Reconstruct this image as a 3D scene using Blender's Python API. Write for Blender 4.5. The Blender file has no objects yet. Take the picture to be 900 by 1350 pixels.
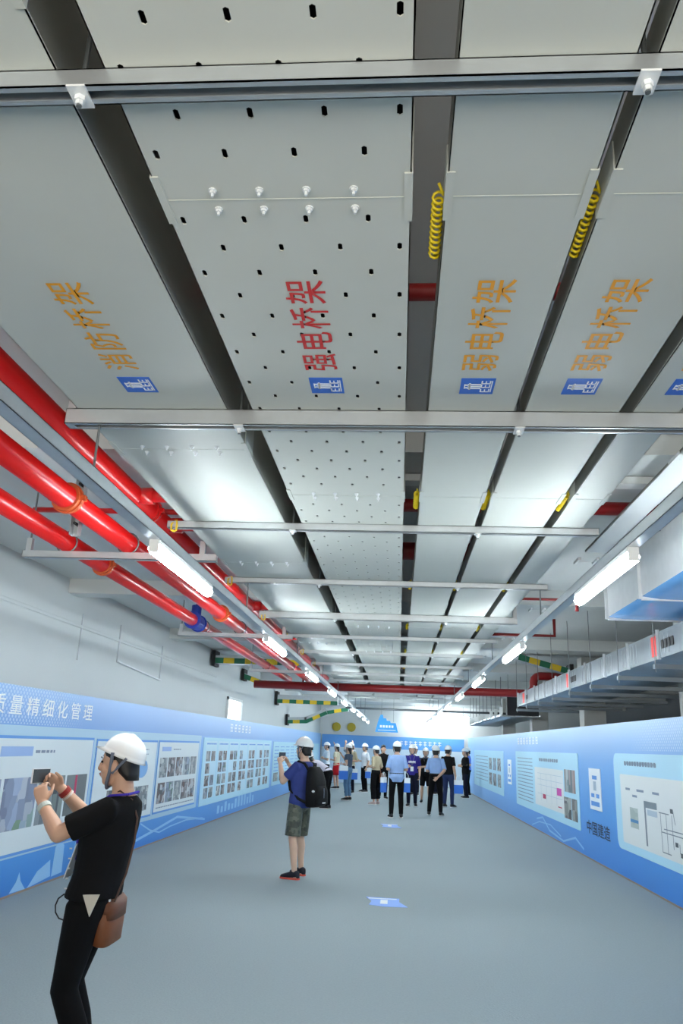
import bpy, bmesh, math, random
from mathutils import Vector as V, Matrix as M
S = bpy.context.scene
C = S.collection
R = math.radians
PI = math.pi
random.seed(7)

# ------------------------------------------------------------------ camera, world, exposure
cd = bpy.data.cameras.new('camera')
cam = bpy.data.objects.new('camera', cd)
C.objects.link(cam)
cd.sensor_fit = 'VERTICAL'; cd.sensor_height = 36.0; cd.lens = 27.2
cd.clip_start = 0.05; cd.clip_end = 200
m3 = M(((0.99676185, -0.01725813, 0.07853643), (0.07017856, -0.29007138, -0.95442840), (0.03925282, 0.95684929, -0.28792043)))
cam.matrix_world = M.Translation((0, 0, 1.65)) @ m3.to_4x4()
S.camera = cam
w = bpy.data.worlds.new('world'); S.world = w; w.use_nodes = True
wn = w.node_tree
wg_ = wn.nodes.new('ShaderNodeTexCoord'); wx = wn.nodes.new('ShaderNodeSeparateXYZ'); wr = wn.nodes.new('ShaderNodeValToRGB')
wn.links.new(wg_.outputs['Generated'], wx.inputs[0]); wa = wn.nodes.new('ShaderNodeMath'); wa.operation = 'MULTIPLY_ADD'
wa.inputs[1].default_value = 0.5; wa.inputs[2].default_value = 0.5
wn.links.new(wx.outputs['Z'], wa.inputs[0]); wn.links.new(wa.outputs[0], wr.inputs[0])
wr.color_ramp.elements[0].position = 0.44; wr.color_ramp.elements[0].color = (1.0, 0.93, 0.82, 1)      # added warm fill from below, entering past the floor edge to brighten the trays
wr.color_ramp.elements[1].position = 0.52; wr.color_ramp.elements[1].color = (0.08, 0.082, 0.085, 1)     # upper half of the fill, kept dim so the near floor stays darker
wn.links.new(wr.outputs['Color'], wn.nodes['Background'].inputs[0])
wn.nodes['Background'].inputs[1].default_value = 2.3
S.view_settings.view_transform = 'Standard'; S.view_settings.look = 'None'
S.view_settings.gamma = 1; S.view_settings.use_curve_mapping = False
S.view_settings.exposure = 1.3
S.cycles.use_denoising = True
S.cycles.max_bounces = 8
LAMP = 41.0

# ------------------------------------------------------------------ materials
def lin(c):
    r = []
    for v in c[:3]:
        v /= 255.0
        r.append(v / 12.92 if v <= 0.04045 else ((v + 0.055) / 1.055) ** 2.4)
    return (r[0], r[1], r[2], 1)

MC = {}
def mat(name, rgb, rough=0.6, metal=0.0, var=0.0, scale=6.0, spec=0.5, bump=0.0, emit=0.0, alpha=1.0, trans=0.0):
    if name in MC: return MC[name]
    m = bpy.data.materials.new(name); m.use_nodes = True
    nt = m.node_tree; b = nt.nodes['Principled BSDF']
    b.inputs['Base Color'].default_value = lin(rgb)
    b.inputs['Roughness'].default_value = rough
    b.inputs['Metallic'].default_value = metal
    b.inputs['Specular IOR Level'].default_value = spec
    b.inputs['Alpha'].default_value = alpha
    b.inputs['Transmission Weight'].default_value = trans
    if emit:
        b.inputs['Emission Color'].default_value = lin(rgb); b.inputs['Emission Strength'].default_value = emit
    if var or bump:
        tc = nt.nodes.new('ShaderNodeTexCoord')
        n = nt.nodes.new('ShaderNodeTexNoise'); n.inputs['Scale'].default_value = scale; n.inputs['Detail'].default_value = 4
        nt.links.new(tc.outputs['Object'], n.inputs['Vector'])
        if var:
            mx = nt.nodes.new('ShaderNodeMix'); mx.data_type = 'RGBA'
            c = lin(rgb)
            mx.inputs['A'].default_value = tuple(max(0, v * (1 - var)) for v in c[:3]) + (1,)
            mx.inputs['B'].default_value = tuple(min(1, v * (1 + var)) for v in c[:3]) + (1,)
            nt.links.new(n.outputs['Fac'], mx.inputs['Factor'])
            nt.links.new(mx.outputs['Result'], b.inputs['Base Color'])
        if bump:
            bp = nt.nodes.new('ShaderNodeBump'); bp.inputs['Strength'].default_value = bump; bp.inputs['Distance'].default_value = 0.01
            nt.links.new(n.outputs['Fac'], bp.inputs['Height']); nt.links.new(bp.outputs['Normal'], b.inputs['Normal'])
    MC[name] = m
    return m

def photo_mat(k, cols, sc=(7, 7), brick=False):
    name = 'photo_%d' % k
    if name in MC: return MC[name]
    m = bpy.data.materials.new(name); m.use_nodes = True
    nt = m.node_tree; b = nt.nodes['Principled BSDF']; b.inputs['Roughness'].default_value = 0.5
    g = nt.nodes.new('ShaderNodeNewGeometry')
    mp = nt.nodes.new('ShaderNodeMapping'); mp.inputs['Location'].default_value = (k * 3.1, k * 1.7, k * 2.3)
    mp.inputs['Scale'].default_value = (0.2, sc[0], sc[1])
    nt.links.new(g.outputs['Position'], mp.inputs['Vector'])
    vo = nt.nodes.new('ShaderNodeTexVoronoi'); vo.distance = 'CHEBYCHEV'; vo.inputs['Scale'].default_value = 1.0
    nt.links.new(mp.outputs['Vector'], vo.inputs['Vector'])
    cr = nt.nodes.new('ShaderNodeValToRGB'); cr.color_ramp.interpolation = 'LINEAR'
    e = cr.color_ramp.elements
    while len(e) < len(cols): e.new(0.5)
    for i, c in enumerate(cols):
        e[i].position = i / (len(cols) - 1); e[i].color = lin(c)
    sp = nt.nodes.new('ShaderNodeSeparateColor'); nt.links.new(vo.outputs['Color'], sp.inputs[0])
    nt.links.new(sp.outputs[0], cr.inputs['Fac']); nt.links.new(cr.outputs['Color'], b.inputs['Base Color'])
    MC[name] = m
    return m

def hoarding_mat(name, stops, light_until, field, dots_until, far):
    """printed sheet: colour bands over the height, a paler field on the first boards, honeycomb dots in the header"""
    m = bpy.data.materials.new(name); m.use_nodes = True
    nt = m.node_tree; b = nt.nodes['Principled BSDF']; b.inputs['Roughness'].default_value = 0.42
    N = nt.nodes.new; L = nt.links.new
    g = N('ShaderNodeNewGeometry'); sx = N('ShaderNodeSeparateXYZ'); L(g.outputs['Position'], sx.inputs[0])
    def math_(op, a, v=None, c=None):
        n = N('ShaderNodeMath'); n.operation = op
        for i, q in enumerate((a, v, c)):
            if q is None: continue
            if isinstance(q, (int, float)): n.inputs[i].default_value = q
            else: L(q, n.inputs[i])
        return n.outputs[0]
    def mix(f, a, b_):
        n = N('ShaderNodeMix'); n.data_type = 'RGBA'
        if isinstance(f, (int, float)): n.inputs['Factor'].default_value = f
        else: L(f, n.inputs['Factor'])
        for k, q in (('A', a), ('B', b_)):
            if isinstance(q, tuple): n.inputs[k].default_value = q
            else: L(q, n.inputs[k])
        return n.outputs['Result']
    cr = N('ShaderNodeValToRGB'); e = cr.color_ramp.elements
    while len(e) < len(stops): e.new(0.5)
    for i, (p, c) in enumerate(stops):
        e[i].position = p / 2.2; e[i].color = lin(c)
    L(math_('DIVIDE', sx.outputs['Z'], 2.2), cr.inputs['Fac'])
    col = cr.outputs['Color']
    if light_until:
        inz = math_('MULTIPLY', math_('GREATER_THAN', sx.outputs['Z'], 0.38), math_('LESS_THAN', sx.outputs['Z'], 1.715))
        f = math_('MULTIPLY', inz, math_('LESS_THAN', sx.outputs['Y'], light_until))
        col = mix(f, col, lin(field))
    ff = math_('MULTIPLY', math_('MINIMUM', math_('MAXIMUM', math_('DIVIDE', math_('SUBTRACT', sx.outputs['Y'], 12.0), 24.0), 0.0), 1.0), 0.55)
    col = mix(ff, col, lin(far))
    # honeycomb dots in the header
    mp = N('ShaderNodeMapping'); mp.inputs['Rotation'].default_value = (R(45), 0, 0); mp.inputs['Scale'].default_value = (0.01, 20, 20)
    L(g.outputs['Position'], mp.inputs['Vector'])
    vo = N('ShaderNodeTexVoronoi'); vo.inputs['Randomness'].default_value = 0.0; vo.inputs['Scale'].default_value = 1.0
    L(mp.outputs['Vector'], vo.inputs['Vector'])
    d = math_('LESS_THAN', vo.outputs['Distance'], 0.33)
    fade = math_('MINIMUM', math_('MAXIMUM', math_('DIVIDE', math_('SUBTRACT', dots_until, sx.outputs['Y']), 2.0), 0.0), 0.5)
    d = math_('MULTIPLY', math_('MULTIPLY', d, fade), math_('GREATER_THAN', sx.outputs['Z'], 1.73))
    col = mix(d, col, lin((205, 228, 248)))
    L(col, b.inputs['Base Color'])
    return m

GALV = mat('galvanised', (190, 196, 200), 0.38, 0.75, 0.10, 14)
GALVB = mat('galvanised_bright', (224, 228, 230), 0.30, 0.15, 0.10, 9)
STEEL = mat('rod_steel', (120, 126, 128), 0.45, 0.7)
TRAY = mat('tray_grey', (190, 194, 188), 0.52, 0.0, 0.05, 2.5, spec=0.38)
TRAYP = mat('tray_perforated_grey', (196, 199, 192), 0.55, 0.0, 0.04, 2.5)
WHITEP = mat('white_paint', (228, 231, 230), 0.55, 0, 0.03, 1.2)
WALLM = mat('wall_paint', (196, 202, 202), 0.6, 0, 0.04, 0.8)
CEILM = mat('ceiling_paint', (206, 210, 209), 0.8, 0, 0.05, 1.5)
CEILW = mat('ceiling_white', (206, 208, 206), 0.8, 0, 0.03, 1.5)
CONC = mat('concrete', (182, 184, 180), 0.85, 0, 0.10, 5, bump=0.1)
DARKW = mat('dark_grey_wall', (96, 99, 102), 0.8, 0, 0.08, 1.5)
RED = mat('pipe_red', (196, 18, 18), 0.28, 0, 0.06, 5, spec=0.6)
REDD = mat('pipe_dark_red', (140, 24, 26), 0.4, 0, 0.06, 5)
ORANGE = mat('coupling_orange', (190, 84, 40), 0.4, 0.1, 0.1, 20)
BLUEV = mat('valve_blue', (24, 52, 150), 0.4)
YEL = mat('wire_yellow', (232, 205, 20), 0.45)
TXTR = mat('paint_red', (206, 28, 28), 0.5)
TXTO = mat('paint_orange', (232, 158, 20), 0.5)
LOGOB = mat('logo_blue', (36, 104, 204), 0.5)
WHITE = mat('print_white', (240, 243, 246), 0.5)
BLACK = mat('black', (14, 14, 16), 0.6)
LAMPM = mat('lamp_diffuser', (240, 250, 255), 0.4, emit=LAMP)
FILM = mat('blue_film', (96, 162, 224), 0.25, 0, 0.14, 3, spec=0.6, bump=0.3)
LBLUE = mat('board_light_blue', (178, 220, 240), 0.45)
PALE = mat('board_pale', (214, 224, 228), 0.45)
BLINE = mat('board_blue_line', (92, 152, 222), 0.5)
SKY = mat('skyline_pale', (150, 198, 240), 0.5)
CAP = mat('caption_grey', (130, 145, 165), 0.6)
GREEN = mat('tape_green', (30, 110, 80), 0.5)
YTAPE = mat('tape_yellow', (225, 190, 40), 0.5)
CARPET = mat('carpet', (150, 161, 164), 0.95, 0, 0.10, 60, spec=0.1, bump=0.25)

# ------------------------------------------------------------------ geometry helpers
def tag(o, label=None, cat=None, group=None, kind=None):
    if label: o['label'] = label
    if cat: o['category'] = cat
    if group: o['group'] = group
    if kind: o['kind'] = kind
    return o

def thing(name, label, cat, loc=(0, 0, 0), rz=0.0, group=None):
    o = bpy.data.objects.new(name, None); C.objects.link(o)
    o.location = loc; o.rotation_euler = (0, 0, rz); o.empty_display_size = 0.1
    return tag(o, label, cat, group)

class MB:
    """collects shapes in the coordinates of the thing it belongs to"""
    def __init__(s): s.bm = bmesh.new()
    def box(s, x0, x1, y0, y1, z0, z1):
        c = [s.bm.verts.new(p) for p in ((x0,y0,z0),(x1,y0,z0),(x1,y1,z0),(x0,y1,z0),(x0,y0,z1),(x1,y0,z1),(x1,y1,z1),(x0,y1,z1))]
        for f in ((3,2,1,0),(4,5,6,7),(0,1,5,4),(1,2,6,5),(2,3,7,6),(3,0,4,7)): s.bm.faces.new([c[i] for i in f])
        return s
    def hexa(s, lo, hi):
        n = len(lo)
        a = [s.bm.verts.new(p) for p in lo]; b = [s.bm.verts.new(p) for p in hi]
        s.bm.faces.new(a[::-1]); s.bm.faces.new(b)
        for i in range(n): s.bm.faces.new((a[i], a[(i+1) % n], b[(i+1) % n], b[i]))
        return s
    def tube(s, pts, r, n=12, r1=None, cap=True):
        pts = [V(p) for p in pts]
        rs = r if isinstance(r, (list, tuple)) else [r + ((r1 if r1 is not None else r) - r) * i / max(1, len(pts)-1) for i in range(len(pts))]
        t0 = (pts[1] - pts[0]).normalized()
        u = t0.orthogonal().normalized(); prev = None
        for i, p in enumerate(pts):
            if i == 0: t = t0
            elif i == len(pts)-1: t = (pts[i]-pts[i-1]).normalized()
            else:
                t = ((pts[i]-pts[i-1]).normalized() + (pts[i+1]-pts[i]).normalized())
                t = t.normalized() if t.length > 1e-6 else (pts[i]-pts[i-1]).normalized()
            u = (u - t*u.dot(t)); u = u.normalized() if u.length > 1e-6 else t.orthogonal().normalized()
            v = t.cross(u)
            ring = [s.bm.verts.new(p + (u*math.cos(2*PI*k/n) + v*math.sin(2*PI*k/n))*rs[i]) for k in range(n)]
            if prev:
                for k in range(n): s.bm.faces.new((prev[k], prev[(k+1)%n], ring[(k+1)%n], ring[k]))
            elif cap: s.bm.faces.new(ring[::-1])
            prev = ring
        if cap: s.bm.faces.new(prev)
        return s
    def limb(s, pts, rs, n=14):
        """tube with rounded ends and smooth radii"""
        pts = [V(p) for p in pts]
        d0 = (pts[0]-pts[1]).normalized(); d1 = (pts[-1]-pts[-2]).normalized()
        P = []; Q = []
        for a in (75, 45, 20): P.append(pts[0] + d0*rs[0]*math.sin(R(a))); Q.append(rs[0]*math.cos(R(a)))
        P += pts; Q += list(rs)
        for a in (20, 45, 75): P.append(pts[-1] + d1*rs[-1]*math.sin(R(a))); Q.append(rs[-1]*math.cos(R(a)))
        return s.tube(P, Q, n)
    def loft(s, rings, n=22, p=2.0):
        prev = None
        for (c, a, b, ux, uy) in rings:
            ring = []
            for k in range(n):
                t = 2*PI*k/n; ct, st = math.cos(t), math.sin(t)
                e = 2.0/p
                ring.append(s.bm.verts.new(V(c) + V(ux)*a*math.copysign(abs(ct)**e, ct) + V(uy)*b*math.copysign(abs(st)**e, st)))
            if prev:
                for k in range(n): s.bm.faces.new((prev[k], prev[(k+1)%n], ring[(k+1)%n], ring[k]))
            else: s.bm.faces.new(ring[::-1])
            prev = ring
        s.bm.faces.new(prev)
        return s
    def ell(s, c, r, rot=None, n=18, m=12):
        c = V(c); rings = []
        rot = rot or M.Identity(3)
        top = s.bm.verts.new(c + rot @ V((0, 0, r[2]))); bot = s.bm.verts.new(c + rot @ V((0, 0, -r[2])))
        for i in range(1, m):
            a = PI*i/m
            rings.append([s.bm.verts.new(c + rot @ V((r[0]*math.sin(a)*math.cos(2*PI*k/n), r[1]*math.sin(a)*math.sin(2*PI*k/n), r[2]*math.cos(a)))) for k in range(n)])
        for k in range(n):
            s.bm.faces.new((top, rings[0][k], rings[0][(k+1)%n])); s.bm.faces.new((bot, rings[-1][(k+1)%n], rings[-1][k]))
            for i in range(len(rings)-1): s.bm.faces.new((rings[i][k], rings[i+1][k], rings[i+1][(k+1)%n], rings[i][(k+1)%n]))
        return s
    def build(s, name, m, parent=None, off=(0, 0, 0), smooth=False, bevel=0.0, voxel=None, it=2):
        bmesh.ops.recalc_face_normals(s.bm, faces=s.bm.faces[:])
        if any(off): bmesh.ops.translate(s.bm, verts=s.bm.verts[:], vec=-V(off))
        if bevel: bmesh.ops.bevel(s.bm, geom=s.bm.edges[:], offset=bevel, segments=2, affect='EDGES', clamp_overlap=True)
        me = bpy.data.meshes.new(name); s.bm.to_mesh(me); s.bm.free()
        o = bpy.data.objects.new(name, me); C.objects.link(o)
        if voxel:
            r = o.modifiers.new('r', 'REMESH'); r.mode = 'VOXEL'; r.voxel_size = voxel
            q = o.modifiers.new('s', 'SMOOTH'); q.iterations = it; q.factor = 0.5
            dg = bpy.context.evaluated_depsgraph_get()
            nm = bpy.data.meshes.new_from_object(o.evaluated_get(dg)); o.modifiers.clear()
            o.data = nm; bpy.data.meshes.remove(me); me = nm; me.name = name
            smooth = True
        me.materials.clear(); me.materials.append(m)
        if smooth:
            for p in me.polygons: p.use_smooth = True
        if parent: o.parent = parent
        return o

def struct(name, mb, m, **k):
    o = mb.build(name, m, **k); o['kind'] = 'structure'; return o

def copy_tree(o, parent=None):
    c = o.copy(); C.objects.link(c); c.parent = parent
    for ch in [q for q in bpy.data.objects if q.parent == o]: copy_tree(ch, c)
    return c

def text_obj(name, body, origin, right, up, width, height, m, parent=None, bold=0.0, depth=0.001, off=(0, 0, 0), spc=1.0):
    """lettering fitted into a box: origin is its lower left corner, right/up unit directions"""
    cu = bpy.data.curves.new('t', 'FONT'); cu.body = body; cu.offset = bold; cu.space_character = spc; cu.resolution_u = 3
    o = bpy.data.objects.new('t', cu); C.objects.link(o)
    dg = bpy.context.evaluated_depsgraph_get()
    me = bpy.data.meshes.new_from_object(o.evaluated_get(dg))
    bpy.data.objects.remove(o); bpy.data.curves.remove(cu)
    xs = [v.co.x for v in me.vertices]; ys = [v.co.y for v in me.vertices]
    x0, x1, y0, y1 = min(xs), max(xs), min(ys), max(ys)
    rt, u = V(right), V(up); nrm = rt.cross(u)
    for v in me.vertices:
        a = (v.co.x-x0)/(x1-x0)*width; b = (v.co.y-y0)/(y1-y0)*height
        v.co = V(origin) - V(off) + rt*a + u*b + nrm*depth
    me.materials.clear(); me.materials.append(m); me.name = name
    o = bpy.data.objects.new(name, me); C.objects.link(o)
    if parent: o.parent = parent
    return o

# ------------------------------------------------------------------ setting
struct('floor', MB().box(-4.6, 9, -2.6, 38, -0.1, 0.0), CARPET)
struct('ceiling', MB().box(-4.6, 9, -5, 4.75, 3.78, 3.9), CEILW)
struct('ceiling_lower', MB().box(-4.6, 9, 4.75, 38, 3.5, 3.9), CEILM)
WL = lambda y: -4.15 + 0.0155*y
WR = lambda y: 3.42 - 0.0155*y
struct('wall_left', MB().hexa([(WL(-5)-.35, -5, 0), (WL(-5)-.1, -5, 0), (WL(38)-.1, 38, 0), (WL(38)-.35, 38, 0)],
                              [(WL(-5)-.35, -5, 3.8), (WL(-5)-.1, -5, 3.8), (WL(38)-.1, 38, 3.8), (WL(38)-.35, 38, 3.8)]), WALLM)
struct('wall_right', MB().box(8.6, 8.8, -5, 38, 0, 3.8), DARKW)
struct('wall_back', MB().box(-4.6, 9, 37.5, 37.8, 0, 3.8), WHITEP)
# broad recess line and plastered band on the left wall
mb = MB()
for (z0, z1) in ((2.95, 3.0),):
    mb.hexa([(WL(0)-.1, 0, z0), (WL(0)-.085, 0, z0+.01), (WL(17)-.085, 17, z0+.01), (WL(17)-.1, 17, z0)],
            [(WL(0)-.1, 0, z1), (WL(0)-.085, 0, z1-.01), (WL(17)-.085, 17, z1-.01), (WL(17)-.1, 17, z1)])
struct('trim_1', mb, WALLM)
for i, (y, x0) in enumerate(((10.3, 3.66), (15.8, 3.58), (21.4, 3.5), (27.0, 3.45))):
    struct('column_%d' % (i+1), MB().box(x0, x0+.42, y, y+.42, 0, 3.55), CONC, bevel=0.012)
# transverse concrete beams on the ceiling
for i, y in enumerate((9.2, 13.4, 17.6, 22.0, 26.4, 31.0)):
    struct('beam_%d' % (i+1), MB().box(-4.2, 8.7, y, y+.3, 3.32, 3.55), CEILM)
# bright window over the left hoarding
wy0, wy1 = 18.1, 19.8
wf = MB()
for a, b, z0, z1 in ((wy0, wy0+.06, 2.05, 2.62), (wy1-.06, wy1, 2.05, 2.62), (wy0, wy1, 2.56, 2.62), (wy0, wy1, 2.05, 2.1)):
    wf.box(WL(wy0)-.12, WL(wy0)-.05, a, b, z0, z1)
wo = struct('window_1', wf, WHITEP)
MB().box(WL(wy0)-.11, WL(wy0)-.075, wy0+.05, wy1-.05, 2.1, 2.57).build('pane', mat('lit_pane', (236, 246, 250), 0.3, emit=1.6), wo)

# ------------------------------------------------------------------ cable trays
Y0, Y1 = -1.6, 23.5
JOINTS = [1.67 + 2.48*k for k in range(-1, 9)]
JOINTF = [1.02 + 2.44*k for k in range(-1, 10)]
ZT = 3.0
def logo(parent, xc, y0, off):
    q = MB().box(xc-.065, xc+.065, y0, y0+.135, ZT-.0015, ZT+.001).build('logo', LOGOB, parent, off)
    mk = MB()
    def g(u0, u1, v0, v1):     # u to the reader's right (towards -y), v up (towards -x)
        mk.box(xc+.065-v1*.13, xc+.065-v0*.13, y0+.135-u1*.135, y0+.135-u0*.135, ZT-.0025, ZT-.001)
    for u in (.34, .46, .58): g(u, u+.07, .40, .78)
    g(.30, .70, .70, .75); g(.38, .45, .78, .86); g(.55, .62, .78, .86); g(.36, .64, .86, .89)
    for u in (.14, .42, .66):
        g(u, u+.045, .12, .40); g(u, u+.19, .12, .16); g(u, u+.19, .36, .40); g(u+.03, u+.17, .245, .28)
    g(.14, .85, .07, .10)
    mk.build('logo_mark', WHITE, q, )
    for ch in [c for c in bpy.data.objects if c.parent == q]:
        for v in ch.data.vertices: v.co -= V(off)

def spring_wire(x, y, off, parent):
    pts = []
    n = 11
    for i in range(n*8 + 1):
        a = 2*PI*i/8; t = i/(n*8)
        pts.append((x + .0135*math.cos(a), y + .26*t, ZT + .03 + .0135*math.sin(a)))
    pts = [(x, y-.02, ZT+.05)] + pts + [(x, y+.285, ZT+.05)]
    MB().tube(pts, .0042, 6).build('bonding_wire', YEL, parent, off, smooth=True)

def tray(name, label, x0, x1, h, m, text, tcol, txc, perf=False, wires=None, boltrow=False, textw=0.13, ylast=Y1):
    JOINT = JOINTF if x0 < -1.2 else JOINTS
    off = (round((x0+x1)/2, 3), 0, ZT)
    t = thing(name, label, 'cable tray', off)
    mb = MB(); th = .003
    lip = min(.007, h*.3)
    mb.box(x0, x0+th, Y0, ylast, ZT, ZT+lip); mb.box(x1-th, x1, Y0, ylast, ZT, ZT+lip)
    if not perf:
        mb.box(x0, x1, Y0, ylast, ZT, ZT+th)
    mb.build('edge_lip' if perf else 'bottom_sheet', m, t, off)
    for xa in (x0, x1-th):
        MB().box(xa, xa+th, Y0, ylast, ZT+lip, ZT+h).build('side_wall', mat('tray_side_dark', (150, 152, 145), .45, .6, .08, 4), t, off)  # side walls darker and more metallic than the bottom, deepening the gaps between trays
    if perf:
        bm = MB(); b = bm.bm
        ch = 1.0/12*1.47
        row = 0; y = 1.14 - .1225*22.5
        hw, hl = .0065, .017
        pitch = .168
        while y < ylast:
            yc = y + .06125; a = row % 2
            xs = [x0]
            cen = [(-.525 if a == 0 else -.609) + pitch*k for k in range(5)]
            cen = [c for c in cen if x0+.02 < c < x1-.02]
            nearj = any(abs(yc - j) < .075 for j in JOINT)
            edges = [x0]
            for c in cen: edges += [c-.03, c+.03]
            edges.append(x1)
            for i in range(len(edges)-1):
                e0, e1 = edges[i], edges[i+1]
                if i % 2 == 0 or nearj:
                    b.faces.new([b.verts.new((e0, y, ZT)), b.verts.new((e0, y+.1225, ZT)), b.verts.new((e1, y+.1225, ZT)), b.verts.new((e1, y, ZT))])
                else:
                    c = (e0+e1)/2
                    o = [(e0, y), (c, y), (e1, y), (e1, yc), (e1, y+.1225), (c, y+.1225), (e0, y+.1225), (e0, yc)]
                    k = [(c-hw, yc-hl+.004), (c, yc-hl), (c+hw, yc-hl+.004), (c+hw, yc), (c+hw, yc+hl-.004), (c, yc+hl), (c-hw, yc+hl-.004), (c-hw, yc)]
                    ov = [b.verts.new((p[0], p[1], ZT)) for p in o]; iv = [b.verts.new((p[0], p[1], ZT)) for p in k]
                    iu = [b.verts.new((p[0], p[1], ZT+.004)) for p in k]
                    for q in range(8):
                        b.faces.new((ov[q], iv[q], iv[(q+1) % 8], ov[(q+1) % 8]))
                        b.faces.new((iv[q], iu[q], iu[(q+1) % 8], iv[(q+1) % 8]))
            y += .1225; row += 1
        bm.build('perforated_bottom', m, t, off)
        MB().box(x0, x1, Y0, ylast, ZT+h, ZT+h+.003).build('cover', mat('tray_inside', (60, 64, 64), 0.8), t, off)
    # splice plates at the segment joints
    for j in JOINT:
        sp = MB()
        for xs in (x0, x1):
            s_ = -1 if xs == x0 else 1
            sp.box(xs - (.004 if s_ < 0 else .018), xs + (.018 if s_ < 0 else .004), j-.09, j+.09, ZT-.004, ZT+h*.8)
        sp.box(x0+.01, x1-.01, j-.0015, j+.0015, ZT-.0015, ZT+.001)
        sp.build('splice_plate', m, t, off)
        if boltrow and j < 12:
            nb = 4
            for k in range(nb):
                for d in (-.036, .036):
                    bx = x0 + (x1-x0)*(k+1.2)/(nb+1.4); 
                    q = MB(); q.tube([(bx, j+d, ZT+.002), (bx, j+d, ZT-.004)], .011, 10); q.tube([(bx, j+d, ZT-.004), (bx, j+d, ZT-.011)], .008, 6)
                    q.tube([(bx, j+d, ZT-.01), (bx, j+d, ZT-.02)], .004, 6)
                    q.build('bolt', GALVB, t, off)
        if wires is not None:
            if j < 16: spring_wire(x0 - .0185, j+.03, off, t)
    if text:
        text_obj('lettering', text, (txc+textw/2, 2.625, ZT-.001), (0, -1, 0), (-1, 0, 0), .59, textw, tcol, t, bold=.007, off=off, spc=1.22)
        logo(t, txc+.01, 2.688, off)
    return t

tray('cable_tray', 'widest plain grey cable tray, with orange lettering, beside the red pipes', -1.41, -.75, .25, TRAY, '消防桥架', TXTO, -1.075, boltrow=True)
tray('cable_tray', 'grey perforated cable tray with red lettering and rows of slots', -.645, .008, .25, TRAYP, '强电桥架', TXTR, -.315, perf=True, boltrow=True)
tray('cable_tray', 'narrow grey cable tray with orange lettering right beside the perforated tray', .097, .455, .10, TRAY, '弱电桥架', TXTO, .27, wires=1)
tray('cable_tray', 'plain grey cable tray with orange lettering, second to the right of the perforated tray', .495, .88, .10, TRAY, '弱电桥架', TXTO, .665, wires=1)
tray('cable_tray', 'outermost grey cable tray on the right, its blue logo only partly in view', .93, 1.118, .10, TRAY, '弱电桥架', TXTO, 1.06, wires=1)
tray('cable_tray', 'pale grey tray running higher up, just right of the hanging trays', 1.50, 1.67, .02, WHITEP, None, None, 0, ylast=6.3).location.z = 3.24

# ------------------------------------------------------------------ strut channels under the trays
ORD = ['first', 'second', 'third', 'fourth', 'fifth', 'sixth', 'seventh', 'eighth', 'ninth', 'tenth', 'eleventh', 'twelfth', 'thirteenth', 'fourteenth', 'fifteenth', 'sixteenth', 'seventeenth', 'eighteenth']
def strut(i, y, xa, xb, up=None):
    off = (0, y, 2.955)
    t = thing('strut_channel', '%s galvanised strut channel crossing under the cable trays, counted from the camera' % ORD[i], 'strut channel', off, 0, 'strut channels under the cable trays')
    hw, h, th = .026, .045, .003
    if i in (1, 4): t.location.z = 2.93; h = .07; hw = .032
    mb = MB()
    mb.box(xa, xb, -hw, -hw+th, 0, h); mb.box(xa, xb, hw-th, hw, 0, h); mb.box(xa, xb, -hw, hw, h-th, h)
    mb.box(xa, xb, -hw, -hw+.015, 0, th); mb.box(xa, xb, hw-.015, hw, 0, th)
    mb.box(xa, xa+.003, -hw, hw, 0, h); mb.box(xb-.003, xb, -hw, hw, 0, h)
    mb.build('channel', GALV, t)
    for x in (-.70, .476):
        MB().tube([(x, 0, -.03), (x, 0, (3.78 if y < 4.7 else 3.5) - 2.955)], .006, 8).build('hanger_rod', STEEL, t)
        c = MB(); c.box(x-.02, x+.02, -hw-.004, hw+.004, -.005, 0.0); c.tube([(x, 0, -.005), (x, 0, -.016)], .012, 6); c.tube([(x, 0, -.016), (x, 0, -.026)], .0085, 6)
        c.build('clamp', GALVB, t)
    if 1 < i < 8:
        q = MB(); q.tube([(xa+.05, -.01, .05), (xa+.03, -.03, .02), (xa+.035, -.04, -.02), (xa+.055, -.035, -.03), (xa+.065, -.03, -.02), (xa+.065, -.03, .02), (xa+.06, -.02, .05)], .007, 6)
        q.build('bonding_wire', YTAPE, t)
    if up:
        for x in up:
            MB().box(x-.018, x+.018, -.02, .02, 0, .19).build('end_bracket', GALV, t)
    return t
ys = [1.28 + 1.74*k for k in range(13)]
for i, y in enumerate(ys):
    strut(i, y, -1.52 if i != 1 else -1.46, 1.22 if i > 1 else 1.6, up=(-1.44,) if i == 1 else ((1.2,) if i == 4 else None))

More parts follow.
